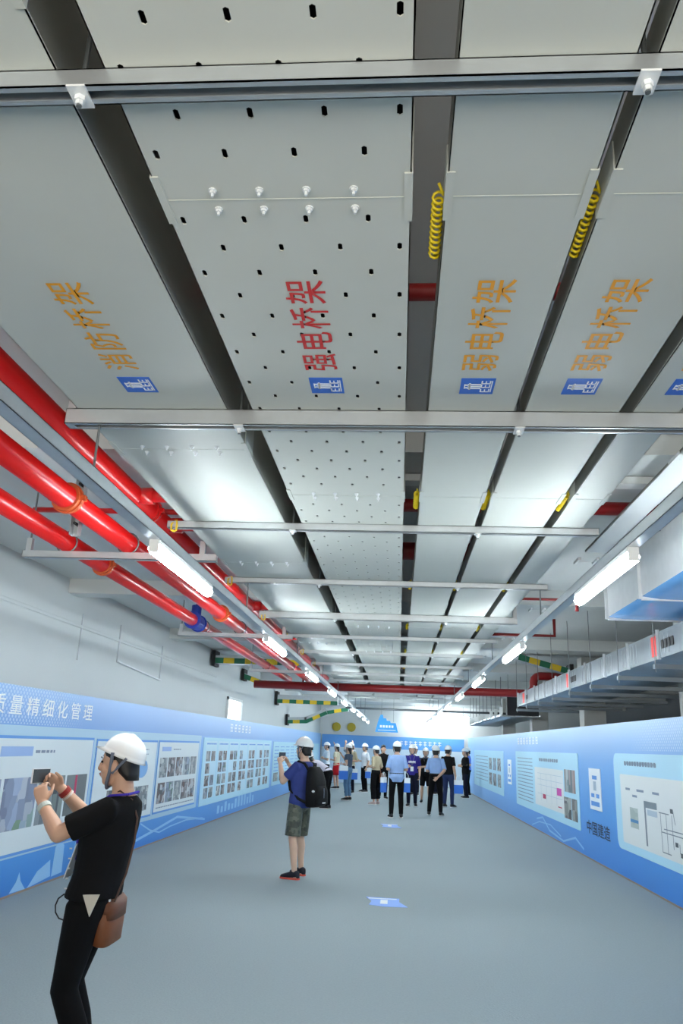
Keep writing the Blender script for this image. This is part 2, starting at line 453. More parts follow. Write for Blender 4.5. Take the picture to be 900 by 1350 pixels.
# ------------------------------------------------------------------ light trunking and fluorescent lamps
def trunk(x, label):
    off = (x, 0, 2.66)
    t = thing('light_trunking', label, 'light trunking', off)
    mb = MB(); ya, yb = 1.2, 35.0
    mb.box(-.032, .032, ya, yb, .057, .06); mb.box(-.032, -.029, ya, yb, 0, .06); mb.box(.029, .032, ya, yb, 0, .06)
    mb.box(-.032, .032, ya, yb, 0, .003)
    mb.build('channel', GALV, t)
    for k in range(9):
        y = 3.02 + 3.48*k
        q = MB(); q.tube([(0, y, .02), (0, y, .32 if k < 6 else .84)], .006, 8)
        q.box(-.012, .012, y-.012, y+.012, .06, .08)
        q.build('hanger_rod', STEEL, t)
    return t
XL, XR = -1.315, 1.16
trunk(XL, 'long grey light trunking on the left, hung beside the red pipes')
trunk(XR, 'long grey light trunking on the right, hung beside the big air duct')
def lamp(side, k, y):
    x = XL if side == 'left' else XR
    t = thing('fluorescent_lamp', '%s lit fluorescent tube lamp along the %s light trunking, counted from the camera' % (ORD[k], side), 'lamp', (x, y, 2.66), 0, 'fluorescent lamps on the ' + side)
    q = MB(); q.box(-.03, .03, 0, 1.22, -.022, 0); q.box(-.026, .026, -.012, 0, -.07, 0); q.box(-.026, .026, 1.22, 1.232, -.07, 0)
    q.build('housing', WHITEP, t)
    q = MB()
    q.tube([(0, .0, -.048), (0, 1.22, -.048)], .034, 8)
    q.build('tube', LAMPM, t)
    return t
for k in range(9):
    t0 = lamp('left', k, 3.92 + 3.66*k); lamp('right', k, 3.88 + 3.66*k)

for k, x in enumerate((.5, 1.9)):  # two extra lamps, added to whiten the back wall
    t = copy_tree(t0); t.location = (x, 36.5, 3.1); t.rotation_euler = (0, 0, R(-90))
    t['label'] = ('left', 'right')[k] + ' one of two added lamps brightening the back wall, set crosswise high before it'; t['group'] = 'added crosswise lamps at the back wall'
    for dx in (.2, 1.0): MB().tube([(0, dx, 0), (0, dx, .42)], .006, 6).build('hanger_rod', STEEL, t)

# ------------------------------------------------------------------ fire pipes on the left
def pipe(label, pts, r, m=RED, coup=(), cm=ORANGE, group=None, n=20):
    o = MB().tube(pts, r, n).build('pipe', m, None, pts[0], smooth=True)
    o.location = pts[0]
    tag(o, label, 'pipe', group)
    for (y, x, z) in coup:
        q = MB(); q.tube([(x, y-.04, z), (x, y+.04, z)], r*1.22, n); q.tube([(x, y-.012, z), (x, y+.012, z)], r*1.36, n)
        q.box(x+r*1.1, x+r*1.6, y-.02, y+.02, z-.015, z+.015); q.box(x-r*1.6, x-r*1.1, y-.02, y+.02, z-.015, z+.015)
        q.build('coupling', cm, o, pts[0])
    return o
ph = pipe('upper red fire pipe running between the left trunking and the widest tray', [(-1.86, 0, 3.25), (-1.86, 20, 3.25)], .07, coup=[(5.35, -1.86, 3.25), (9.9, -1.86, 3.25)], cm=RED)
pm = pipe('middle red fire pipe with an orange coupling, resting on the left brackets', [(-2.03, 0, 3.02), (-2.03, 17.5, 3.02)], .072, coup=[(4.35, -2.03, 3.02), (8.6, -2.03, 3.02)])
pl = pipe('lowest red fire pipe nearest the left wall, resting on the brackets', [(-2.5, 0, 3.02), (-2.5, 17.8, 3.02)], .07, coup=[(6.2, -2.5, 3.02)])
def branch(y, off):
    q = MB(); q.tube([(-1.86, y, 3.25), (-1.5, y, 3.25)], .045, 14); q.tube([(-1.86, y, 3.25), (-1.72, y, 3.25)], .06, 14)
    q.tube([(-1.6, y, 3.25), (-1.57, y, 3.25)], .062, 14)
    q.build('branch_pipe', RED, ph, (-1.86, 0, 3.25), smooth=True)
for y in (5.0, 5.75, 9.4, 12.2): branch(y, 0)
# blue valve on the lowest pipe
v = bpy.data.objects.new('valve', None); C.objects.link(v); v.parent = pl; v.location = (0, 9.3, 0); v['label'] = 'blue valve with a hand wheel'
q = MB(); q.tube([(0, -.16, 0), (0, -.13, 0)], .105, 18); q.tube([(0, .13, 0), (0, .16, 0)], .105, 18); q.tube([(0, -.13, 0), (0, .13, 0)], .09, 16); q.tube([(0, 0, .05), (0, 0, .2)], .06, 14)
q.build('valve_body', BLUEV, v, smooth=False)
q = MB(); q.tube([(.11*math.cos(a*PI/8), .11*math.sin(a*PI/8), .3) for a in range(17)], .012, 8); q.tube([(0, 0, .2), (0, 0, .31)], .014, 8); q.tube([(-.11, 0, .3), (.11, 0, .3)], .009, 6); q.tube([(0, -.11, .3), (0, .11, .3)], .009, 6)
q.build('hand_wheel', BLUEV, v, smooth=True)

def bracket(i, y):
    t = thing('pipe_bracket', '%s grey bracket carrying the red pipes on the left, counted from the camera' % ORD[i], 'pipe bracket', (0, y, 2.895), 0, 'pipe brackets on the left')
    q = MB(); q.box(-2.82, -1.35, -.026, -.022, 0, .052); q.box(-2.82, -1.35, .022, .026, 0, .052); q.box(-2.82, -1.35, -.026, .026, 0, .004)
    q.box(-2.82, -2.815, -.026, .026, 0, .052)
    q.build('rail', GALV, t)
    for x in (-2.78, -1.46):
        MB().box(x-.02, x+.02, -.02, .02, .052, .15).build('stub', GALV, t)
        MB().tube([(x, 0, .0), (x, 0, .61)], .007, 8).build('hanger_rod', STEEL, t)
    for x in (-2.03, -2.5):
        MB().tube([(x+.08*math.cos(a), 0, .125+.08*math.sin(a)) for a in [R(-60 + 300*k/14) for k in range(15)]], .006, 6).build('u_bolt', STEEL, t)
for i, y in enumerate((5.45, 9.7, 14.6)): bracket(i, y)
# slotted hanger strut between the pipes
t = thing('slotted_hanger', 'vertical slotted strut with pipe clamp behind the middle red pipe', 'pipe hanger', (-2.2, 4.9, 2.93))
q = MB(); q.box(-.03, -.027, -.03, .03, 0, .57); q.box(.027, .03, -.03, .03, 0, .57); q.box(-.03, .03, .026, .03, 0, .57)
q.build('strut', GALV, t)
q = MB()
for k in range(7): q.tube([(0, -.031, .08+.07*k), (0, .025, .08+.07*k)], .011, 8)
q.build('slots', BLACK, t)
pipe('thin red sprinkler pipe crossing behind the left fire pipes', [(-2.95, 5.75, 3.36), (-1.45, 5.75, 3.36)], .022, n=12)
# red cross pipes above the trays
pipe('thin dark red pipe crossing above the trays nearest the camera', [(-1.3, 2.62, 3.33), (1.8, 2.62, 3.33)], .034, REDD)
pipe('dark red pipe crossing above the trays, second from the camera', [(-1.3, 5.55, 3.385), (1.84, 5.55, 3.385)], .05, REDD)
pipe('thick dark red pipe crossing above the trays, third from the camera', [(-1.3, 6.78, 3.34), (1.3, 6.78, 3.34)], .08, REDD)
# low red main crossing the whole hall
pts = [(-3.2, 17.3, 2.86), (2.72, 17.3, 2.86)] + [(2.72+.16*math.sin(a), 17.3, 3.02-.16*math.cos(a)) for a in (R(30), R(60), R(90))] + [(2.88, 17.3, 3.1)] + [(3.02-.14*math.cos(a), 17.3, 3.1+.14*math.sin(a)) for a in (R(30), R(60), R(90))] + [(3.7, 17.3, 3.24)]
pipe('thick dark red water main crossing the whole hall below the trays', pts, .085, REDD)
pipe('thin dark pipe crossing the hall beyond the red main', [(-1.6, 23.9, 2.72), (3.4, 23.9, 2.72)], .03, STEEL)
# thin red sprinkler drops on the right
pipe('thin red sprinkler pipe on the right ceiling, nearer one', [(1.30, 8.3, 3.5), (1.30, 8.3, 3.22), (1.86, 8.3, 3.22), (1.86, 8.3, 3.1)], .02, REDD, n=10)
pipe('thin red sprinkler pipe on the right ceiling with a riser, farther one', [(1.25, 11.3, 3.26), (2.2, 11.3, 3.26), (2.2, 11.3, 3.5)], .024, REDD, n=10)
for i, (x, y, sgn) in enumerate(((-2.0, 20.8, 1), )):
    pipe('thin red pipe frame near the far end of the left pipes', [(-2.55, 20.8, 3.5), (-2.55, 20.8, 3.0), (-1.6, 20.8, 3.0)], .025, REDD, n=10)

# ------------------------------------------------------------------ air duct on the right
t = thing('air_duct', 'big galvanised air duct with blue film under it, hung at the right', 'air duct', (2.6, 4, 2.885))
x0, x1, z1 = 1.925, 3.35, .48
q = MB(); q.box(x0-2.6, x1-2.6, -3, 3.35, 0, z1); q.build('duct_body', GALVB, t)
for y in (-2.4, -1.2, 0, 1.2, 2.3, 3.33):
    q = MB(); q.box(x0-2.625, x0-2.6, y-.015, y+.015, -.02, z1+.02); q.box(x1-2.6, x1-2.575, y-.015, y+.015, -.02, z1+.02); q.box(x0-2.6, x1-2.6, y-.015, y+.015, -.03, 0); q.box(x0-2.6, x1-2.6, y-.015, y+.015, z1, z1+.02)
    q.build('flange', GALVB, t)
bm = MB(); b = bm.bm; g = {}
nx, ny = 10, 24
for i in range(nx+1):
    for j in range(ny+1):
        x = (x0-2.6) + (x1-x0)*i/nx; y = -3 + 6.34*j/ny
        s_ = .0 if i in (0,) else -.010 - .012*math.sin(PI*i/nx) - .007*math.sin(j*1.9+i*.8)
        g[i, j] = b.verts.new((x, y, -.002 + s_))
for i in range(nx):
    for j in range(ny): b.faces.new((g[i, j], g[i+1, j], g[i+1, j+1], g[i, j+1]))
o = bm.build('protective_film', FILM, t, smooth=True)
o.modifiers.new('s', 'SOLIDIFY').thickness = .004
for y in (-1.0, 1.7):
    MB().tube([(x0-2.615, y, z1-.1), (x0-2.615, y, .61)], .006, 8).build('hanger_rod', STEEL, t)

# ------------------------------------------------------------------ busbar trunking on the right
def busbar(name, label, xa, xb, ya, yb, za, zb, ribs, rails, stick, cat):
    t = thing(name, label, cat, (xa, ya, za))
    L = yb-ya; W_ = xb-xa; H_ = zb-za
    q = MB(); q.box(0, W_, 0, L, 0, H_); q.build('casing', mat('casing_grey', (132, 140, 146), .42, .6, .25, 5), t)
    n = int(L/ribs)
    for k in range(n+1):
        y = L*k/n
        q = MB(); q.box(-.012, .004, y-.025, y+.025, -.01, H_+.02); q.box(-.022, -.012, y-.01, y+.01, -.01, H_+.02)
        q.build('side_rib', GALV, t)
    q = MB()
    for k in range(int(L/.11)):
        if (k // 3) % 3 != 1: q.box(-.004, .001, .06+.11*k, .07+.11*k, .03, H_-.03)
    tag(q.build('side_louvres', GALV, t), kind='stuff')
    n = int(L/rails)
    for k in range(n+1):
        y = 1.0 + (L-1.1)*k/n
        q = MB(); q.box(-.06, 1.7, y-.025, y+.025, -.10, -.055)
        q.build('support_rail', mat('galvanised_dull', (120, 128, 134), .5, .5), t)
        MB().tube([(-.045, y, -.13), (-.045, y, 3.5-za)], .0045, 8).build('hanger_rod', STEEL, t)
    for y in stick:
        MB().box(-.009, -.004, y, y+.2, .03, H_-.03).build('red_label', mat('label_red', (226, 40, 30), .5), t)
        q = MB()
        for a in range(4): q.box(-.0085, -.0045, y-.42+.09*a, y-.36+.09*a, .08, H_-.09)
        q.build('stencilled_marks', BLACK, t)
    return t
busbar('busbar_trunking', 'galvanised ribbed busbar trunking with red labels, hung at the right', 2.45, 3.5, 6.6, 16.6, 2.55, 2.80, .95, 1.3, (1.0, 5.0, 9.2), 'busbar trunking')
t = thing('cable_ladder', 'low galvanised cable ladder with bright uprights at the far right', 'cable ladder', (2.6, 20.6, 2.5))
q = MB(); q.box(0, 1.0, 0, 9, 0, .02); q.box(0, .02, 0, 9, 0, .06); q.box(.98, 1.0, 0, 9, 0, .06); q.build('ladder_bed', GALV, t)
for k in range(9): MB().box(-.03, .05, .1+1.1*k, .16+1.1*k, 0, .24 + .0*k).build('upright', WHITEP, t)
for k in range(9): MB().tube([(.01, .13+1.1*k, .2), (.01, .13+1.1*k, 1.0)], .008, 6).build('hanger_rod', STEEL, t)
t = thing('duct_end', 'black duct end hanging behind the low right end of the red main', 'air duct', (3.0, 19.8, 2.5))
MB().box(-.32, .36, 0, .55, .02, .44).build('duct_body', mat('duct_black', (26, 28, 32), .6), t)
q = MB(); q.box(-.36, -.32, -.02, .02, 0, .46); q.box(.36, .40, -.02, .02, 0, .46); q.box(-.32, .36, -.02, .02, 0, .02); q.box(-.32, .36, -.02, .02, .44, .46); q.build('flange', mat('duct_black', (26, 28, 32), .6), t)
for x in (-.3, .34): MB().tube([(x, .2, .4), (x, .2, 1.0)], .006, 6).build('hanger_rod', STEEL, t)
# pale cross strut high on the right
o = MB().box(-.9, 3.6, -.06, .06, 0, .05).build('cross_channel', WHITEP); o.location = (0, 5.2, 3.44); tag(o, 'pale cross channel under the ceiling at the upper right', 'strut channel')

# striped tray runs, far left and right
def striped(label, pts, w_, h_, n_st=10):
    t = thing('striped_tray', label, 'cable tray', pts[0])
    o = V(pts[0])
    for a, b in zip(pts[:-1], pts[1:]):
        a, b = V(a)-o, V(b)-o; d = b-a; u = d.normalized(); s_ = V((0, 1, 0)); n_ = u.cross(s_).normalized()
        if n_.z < 0: n_ = -n_
        def blk(p, q_, y0, y1, z0, z1): return [p+s_*y0+n_*z0, p+s_*y1+n_*z0, q_+s_*y1+n_*z0, q_+s_*y0+n_*z0], [p+s_*y0+n_*z1, p+s_*y1+n_*z1, q_+s_*y1+n_*z1, q_+s_*y0+n_*z1]
        MB().hexa(*blk(a, b, 0, w_, 0, h_)).build('run', GALV, t)
        k = max(2, round(d.length/.22))
        for i in range(k):
            p, q_ = a + d*i/k, a + d*(i+1)/k
            MB().hexa(*blk(p, q_, -.012, 0, -.005, .11)).build('edge_tape', (GREEN, YTAPE)[i % 2], t)
    MB().box(-.02, .05, -.04, w_+.03, -.06, h_+.1).build('end_cap', BLACK, t)
    return t
striped('grey tray with green and yellow taped edge at the left wall, highest and nearest', [(-3.93, 16.3, 3.2), (-2.1, 16.3, 3.2)], .35, .16)
striped('bent tray with green and yellow taped edge left of the red main', [(-3.9, 19.4, 3.15), (-3.3, 19.4, 2.95), (-1.75, 19.4, 2.95)], .35, .12)
striped('level tray with green and yellow taped edge near the far left wall', [(-3.82, 24.5, 2.82), (-1.9, 24.5, 2.82)], .35, .25)
striped('sloping tray with green and yellow taped edge, farthest along the left wall', [(-3.78, 26.8, 2.27), (-3.1, 26.8, 2.3), (-2.4, 26.8, 2.62), (-1.7, 26.8, 2.75)], .35, .2)
striped('sloping tray with green and yellow taped edge on the right ceiling', [(3.3, 15.5, 3.12), (2.3, 15.5, 3.38)], .3, .1)

# ------------------------------------------------------------------ exhibition hoardings
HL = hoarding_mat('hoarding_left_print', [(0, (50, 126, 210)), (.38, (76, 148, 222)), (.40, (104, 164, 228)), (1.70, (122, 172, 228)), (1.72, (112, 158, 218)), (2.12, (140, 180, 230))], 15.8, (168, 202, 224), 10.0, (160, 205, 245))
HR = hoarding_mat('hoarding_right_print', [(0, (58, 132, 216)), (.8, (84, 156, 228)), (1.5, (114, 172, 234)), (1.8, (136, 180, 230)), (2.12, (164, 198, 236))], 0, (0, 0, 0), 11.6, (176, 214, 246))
class Side:
    def __init__(s, left): s.left = left; s.W = WL if left else WR; s.g = 1 if left else -1
    def p(s, y, z, off): return V((s.W(y) + s.g*off, y, z))
    def slab(s, mb, y0, y1, z0, z1, a, b): return s.poly(mb, [(y0, z0), (y1, z0), (y1, z1), (y0, z1)], a, b)
    def poly(s, mb, pts, a, b): return mb.hexa([s.p(y, z, a) for y, z in pts], [s.p(y, z, b) for y, z in pts])
    def round(s, mb, y0, y1, z0, z1, r, a, b):
        pts = []
        for cy, cz, a0 in ((y1-r, z1-r, 0), (y0+r, z1-r, 90), (y0+r, z0+r, 180), (y1-r, z0+r, 270)):
            pts += [(cy + r*math.cos(R(a0+t)), cz + r*math.sin(R(a0+t))) for t in (0, 22, 45, 67, 90)]
        return s.poly(mb, pts, a, b)
LS, RS = Side(True), Side(False)
def hoarding(sd, label, m, y0, y1):
    off = sd.p((y0+y1)/2, 0, 0)
    t = thing('exhibition_hoarding', label, 'exhibition hoarding', off)
    sd.slab(MB(), y0, y1, 0.0, 2.12, -.06, 0).build('printed_sheet', m, t, off)
    sd.slab(MB(), y0, y1, 0.0, .02, 0, .008).build('floor_strip', mat('floor_strip', (150, 130, 116), .6), t, off)
    return t, off
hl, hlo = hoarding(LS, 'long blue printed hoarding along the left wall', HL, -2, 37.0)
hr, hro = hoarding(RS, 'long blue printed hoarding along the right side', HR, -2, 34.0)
text_obj('title_lettering', '质量精细化管理', LS.p(7.62, 1.82, .001), V((.0155, 1, 0)).normalized(), (0, 0, 1), 2.56, .20, WHITE, hl, bold=.006, depth=.002, off=hlo, spc=1.5)
def strokes(sd, parent, off, y0, dy, n, cw, z0, ch, m, name='lettering', a=.001, b=.003, seed=1):
    """small, far lettering too faint to read: dense upright and level strokes"""
    rnd = random.Random(seed)
    for k in range(n):
        q = MB(); y = y0 + dy*k
        for i in range(3):
            u = y + cw*(.1 + .4*i); sd.slab(q, u-.012, u+.012, z0 + ch*rnd.uniform(0, .25), z0 + ch*rnd.uniform(.75, 1), a, b)
        for i in range(3):
            z = z0 + ch*(.12 + .36*i); sd.slab(q, y + cw*rnd.uniform(0, .2), y + cw*rnd.uniform(.8, 1), z-.01, z+.01, a, b)
        q.build(name, m, parent, off)
strokes(LS, hl, hlo, 18.3, .42, 6, .26, 1.83, .2, WHITE, 'title_stroke')
strokes(RS, hr, hro, 18.5, .42, 7, .26, 1.83, .18, WHITE, 'title_stroke', seed=5)
# skyline and waves printed on the lower band
for k, poly in enumerate([[(8.6, .03), (8.95, .02), (8.82, .12), (8.77, .21), (8.72, .12)], [(9.0, .02), (9.55, .06), (9.5, .24), (9.2, .16)], [(9.58, .05), (9.86, .06), (9.84, .36), (9.78, .4), (9.64, .4), (9.6, .36)], [(10.1, .05), (10.3, .06), (10.28, .34), (10.16, .36)]]):
    LS.poly(MB(), poly, .0, .0025).build('skyline_print', SKY, hl, hlo)
rnd = random.Random(4)
for k in range(12):
    y = 17.6 + .35*k; h = .1 + .26*rnd.random()
    LS.slab(MB(), y, y+.2, .12, .12+h, .0, .0025).build('skyline_print', SKY, hl, hlo)
def wave(sd, parent, off, pts, w_):
    q = MB()
    for (a, b) in zip(pts[:-1], pts[1:]): sd.poly(q, [(a[0], a[1]-w_), (b[0], b[1]-w_), (b[0], b[1]+w_), (a[0], a[1]+w_)], 0, .002)
    q.build('wave_print', SKY, parent, off)
wave(LS, hl, hlo, [(12.6, .36), (13.1, .22), (13.6, .14), (14.2, .18), (15.2, .2), (16.4, .14)], .012)
wave(LS, hl, hlo, [(12.0, .1), (13.4, .2), (14.6, .3), (15.8, .18), (16.6, .1)], .02)
wave(RS, hr, hro, [(18.9, .24), (18.2, .32), (17.5, .12), (16.2, .06), (15.2, .22), (14.6, .1)], .018)
wave(RS, hr, hro, [(19.5, .06), (18.6, .2), (17.4, .24), (16.4, .12)], .012)
text_obj('lettering', '中国建造', RS.p(14.3, .40, .001), V((.0155, -1, 0)).normalized(), (0, 0, 1), 1.42, .21, mat('ink_navy', (24, 40, 74), .6), hr, bold=.012, depth=.002, off=hro)

PALS = [[(60, 70, 80), (170, 175, 180), (96, 110, 120), (200, 205, 205)], [(90, 60, 60), (150, 150, 155), (40, 50, 60), (190, 190, 195)], [(50, 80, 110), (190, 195, 200), (110, 90, 90), (70, 80, 85)], [(70, 110, 90), (150, 165, 190), (90, 100, 120), (180, 190, 195)]]
for k in range(4): photo_mat(k, PALS[k], (9, 12))
photo_mat(10, [(70, 90, 86), (180, 190, 192), (110, 120, 130), (60, 64, 70), (200, 204, 206)], (9, .8))
photo_mat(11, [(120, 150, 126), (160, 176, 204), (110, 120, 146), (196, 204, 214)], (6, 4))
photo_mat(12, [(70, 76, 84), (120, 128, 132), (90, 98, 102)], (3, 2))
PH = [MC['photo_%d' % k] for k in range(4)]
def board(sd, label, y0, y1, z0, z1, m, edge=None, rnd_=0.0, group=None):
    off = sd.p((y0+y1)/2, z0, 0)
    t = thing('display_board', label, 'display board', off, 0, group)
    if edge is not None:
        sd.slab(MB(), y0-.03, y1+.03, z0-.03, z1+.03, .001, .006).build('border', edge, t, off)
    q = MB()
    (sd.round(q, y0, y1, z0, z1, rnd_, .001, .011) if rnd_ else sd.slab(q, y0, y1, z0, z1, .001, .011))
    q.build('panel', m, t, off)
    return t, off
def pr(sd, t, off, y0, y1, z0, z1, m, name='photo_print', a=.010, b=.014): return sd.slab(MB(), y0, y1, z0, z1, a, b).build(name, m, t, off)
def rows(sd, t, off, y0, y1, z, n, dz, m=CAP, h=.016, seed=0):
    r_ = random.Random(seed)
    for k in range(n):
        y = y0; q = MB()
        while y < y1:
            l = r_.uniform(.03, .12); sd.slab(q, y, min(y+l, y1), z-dz*k, z-dz*k+h, .010, .0135); y += l + .03
        q.build('caption_lettering', m, t, off)
# left boards
t, o = board(LS, 'white display board with large photographs facing the woman in black', 5.4, 10.32, .43, 1.58, PALE, BLINE)
pr(LS, t, o, 7.95, 8.65, 1.40, 1.50, mat('heading_blue', (150, 180, 226), .5), 'heading_strip'); rows(LS, t, o, 8.0, 8.45, 1.43, 1, .1, BLINE, .04); rows(LS, t, o, 8.72, 9.2, 1.43, 1, .1, CAP, .03)
pr(LS, t, o, 7.3, 8.05, .66, 1.18, PH[3]); pr(LS, t, o, 8.12, 8.86, .66, 1.18, MC['photo_11']); pr(LS, t, o, 8.92, 9.58, .66, 1.17, MC['photo_10']); pr(LS, t, o, 9.64, 10.24, .70, 1.165, MC['photo_12'])
pr(LS, t, o, 9.88, 9.94, .9, 1.16, mat('magenta', (190, 40, 90), .5), 'drawing_mark', .013, .015)
t, o = board(LS, 'narrow white display board with an oval diagram behind the woman in black', 10.48, 13.0, .47, 1.57, PALE, BLINE)
q = MB(); LS.poly(q, [(12.35+.28*math.cos(a*PI/10), 1.18+.14*math.sin(a*PI/10)) for a in range(20)], .010, .013); q.build('oval_diagram', mat('diagram_blue', (120, 170, 222), .5), t, o)
pr(LS, t, o, 11.6, 12.1, 1.02, 1.34, PH[2]); pr(LS, t, o, 12.1, 12.75, .55, .92, PH[0]); pr(LS, t, o, 11.0, 11.7, .55, .92, PH[1]); rows(LS, t, o, 10.7, 12.6, 1.45, 2, .07, CAP)
t, o = board(LS, 'white display board with two rows of five photographs right of the woman', 13.14, 15.62, .48, 1.575, PALE, BLINE)
pr(LS, t, o, 13.3, 13.8, 1.43, 1.50, mat('heading_blue', (150, 180, 226), .5), 'heading_strip'); rows(LS, t, o, 13.95, 14.4, 1.45, 1, .1)
for k in range(5):
    y = 13.24 + .465*k
    pr(LS, t, o, y, y+.40, 1.01, 1.325, PH[k % 4]); pr(LS, t, o, y, y+.40, .60, .925, PH[(k+2) % 4])
rows(LS, t, o, 13.25, 15.5, .53, 1, .1)
t, o = board(LS, 'long pale blue board with seven columns of small photographs', 15.98, 23.86, .37, 1.685, LBLUE)
for c in range(7):
    y = 16.25 + 1.08*c
    rows(LS, t, o, y, y+.8, 1.55, 1, .1, BLINE, .03, c)
    LS.slab(MB(), y-.1, y+.86, .5, 1.62, .010, .0115).build('column_panel', mat('column_pale', (196, 226, 242), .5), t, o)
    for r_ in range(4):
        for d in (0, .42):
            if (c + r_*3 + int(d*5)) % 9 == 5: continue
            pr(LS, t, o, y+d, y+d+.32, 1.22-.24*r_, 1.42-.24*r_, PH[(c+r_+int(d*3)) % 4], a=.0112)
t, o = board(LS, 'pale blue board behind the man with the black backpack', 24.25, 30.2, .39, 1.665, LBLUE)
for c in range(5):
    rows(LS, t, o, 24.5+1.1*c, 25.3+1.1*c, 1.5, 8, .1, BLINE, .02, c+20)
    pr(LS, t, o, 24.5+1.1*c, 25.3+1.1*c, .5, .75, PH[c % 4])
board(LS, 'small pale blue board at the far end of the left hoarding', 30.8, 36.4, .4, 1.66, LBLUE)
# right boards
t, o = board(RS, 'pale rounded board with a white diagram sheet, nearest on the right', 6.2, 12.45, .385, 1.69, LBLUE, None, .14)
RS.round(MB(), 6.5, 12.15, .49, 1.405, .03, .010, .014).build('diagram_sheet', mat('sheet_white', (222, 226, 226), .5), t, o)
strokes(RS, t, o, 10.55, .115, 12, .09, 1.53, .055, CAP, 'heading_stroke', .010, .0135, 3)
for y, z, l in ((11.7, 1.2, .2), (11.1, 1.2, .3), (10.5, 1.2, .25), (11.4, 1.12, .2)):
    pr(RS, t, o, y, y+l, z, z+.03, CAP, 'caption_lettering', .013, .0155)
pr(RS, t, o, 11.4, 11.75, .72, .98, photo_mat(20, [(190, 200, 196), (150, 165, 160), (205, 210, 205)], (2, 6)), a=.013, b=.016)
pr(RS, t, o, 11.4, 11.75, .79, .83, mat('photo_blue', (70, 130, 180), .5), 'drawing_mark', .015, .0165)
pr(RS, t, o, 10.62, 11.12, 1.02, 1.10, mat('drawing_grey', (120, 132, 142), .5), 'drawing_mark', .013, .0155)
pr(RS, t, o, 11.06, 11.12, .55, 1.02, MC['drawing_grey'], 'drawing_mark', .013, .0155); pr(RS, t, o, 10.62, 11.0, .93, 1.0, mat('drawing_pale', (176, 192, 206), .5), 'drawing_mark', .013, .0155)
q = MB()
for (a, b) in [((10.5, .78), (9.4, .78)), ((10.4, .82), (9.3, .83)), ((10.5, .55), (10.5, 1.0)), ((10.3, .55), (10.3, 1.0)), ((10.1, .62), (10.1, 1.0)), ((10.5, .55), (10.2, .55)), ((10.0, .9), (10.05, 1.06)), ((9.7, .85), (9.66, 1.0)), ((9.9, .7), (9.9, .6)), ((10.55, 1.0), (10.2, 1.0)), ((9.6, .68), (9.6, .58)), ((9.4, .9), (9.3, 1.0))]:
    a, b = V(a), V(b); n_ = V((-(b-a).y, (b-a).x)).normalized()*.006
    RS.poly(q, [tuple(a-n_), tuple(b-n_), tuple(b+n_), tuple(a+n_)], .013, .0155)
q.build('line_drawing', MC['drawing_grey'], t, o)
for k, (y, z) in enumerate(((10.05, 1.02), (9.95, .66), (9.7, .66), (9.6, .95), (9.45, 1.0), (9.8, .56))):
    pr(RS, t, o, y, y+.09, z, z+.05, mat('ink_grey', (80, 86, 92), .6), 'caption_lettering', .013, .0156)
t, o = board(RS, 'pale board with a plan, magenta marks and photographs, second on the right', 14.72, 21.6, .38, 1.67, LBLUE, None, .03)
RS.slab(MB(), 15.95, 18.93, .55, 1.345, .010, .013).build('plan_sheet', mat('sheet_white', (222, 226, 226), .5), t, o)
rows(RS, t, o, 19.2, 21.3, 1.5, 13, .08, CAP, .02, 8); strokes(RS, t, o, 16.4, .2, 10, .16, 1.48, .06, CAP, 'heading_stroke', .010, .0135, 9)
pr(RS, t, o, 14.98, 15.85, .97, 1.37, photo_mat(21, [(90, 110, 120), (190, 196, 196), (150, 120, 120), (120, 124, 120)], (7, 1)))
pr(RS, t, o, 14.9, 15.3, .50, .875, photo_mat(22, [(120, 116, 112), (90, 92, 92), (180, 184, 180)], (5, 5)))
pr(RS, t, o, 15.36, 15.95, .50, .875, photo_mat(23, [(130, 96, 104), (90, 92, 96), (170, 174, 170), (60, 64, 66)], (5, 5)))
for y, z, a_, b_ in ((16.15, .86, .42, .14), (17.7, .72, .32, .09), (16.15, .64, .35, .02)):
    pr(RS, t, o, y, y+a_, z, z+b_, mat('magenta', (190, 40, 90), .5) if b_ < .1 else mat('magenta_plan', (206, 70, 170), .5), 'drawing_mark', .012, .0145)
q = MB()
for y in (16.6, 17.1, 17.6, 18.2): RS.slab(q, y, y+.012, .66, 1.22, .012, .014)
for z in (.8, .98, 1.1, 1.22): RS.slab(q, 16.1, 18.6, z, z+.008, .012, .014)
q.build('line_drawing', mat('drawing_pale', (176, 192, 206), .5), t, o)
t, o = board(RS, 'pale board with six dark photographs, farthest on the right hoarding', 23.85, 31.6, .42, 1.66, LBLUE, None, .03)
for c in range(3):
    for r_ in range(2): pr(RS, t, o, 24.4+1.0*c, 25.1+1.0*c, .62+.46*r_, .98+.46*r_, PH[(c+2*r_) % 4])
rows(RS, t, o, 27.4, 31.0, 1.45, 8, .11, CAP, .02, 30)
for (lab, y0, y1) in (('white upright card with blue print between the right boards, nearer one', 13.26, 13.97), ('white upright card with blue print between the right boards, farther one', 22.4, 23.05)):
    off = RS.p(y0, .8, 0); t = thing('display_card', lab, 'card', off)
    RS.slab(MB(), y0, y1, .80, 1.44, .001, .012).build('panel', WHITE, t, off)
    for (u0, u1, z0, z1) in ((.3, .7, 1.27, 1.33), (.15, .4, .99, 1.05), (.58, .85, .99, 1.05), (.15, .88, .86, .93), (.38, .62, 1.10, 1.24)):
        pr(RS, t, off, y0+(y1-y0)*u0, y0+(y1-y0)*u1, z0, z1, BLINE if z1 < 1.2 or z0 > 1.25 else mat('drawing_pale', (176, 192, 206), .5), 'blue_print', .011, .0135)
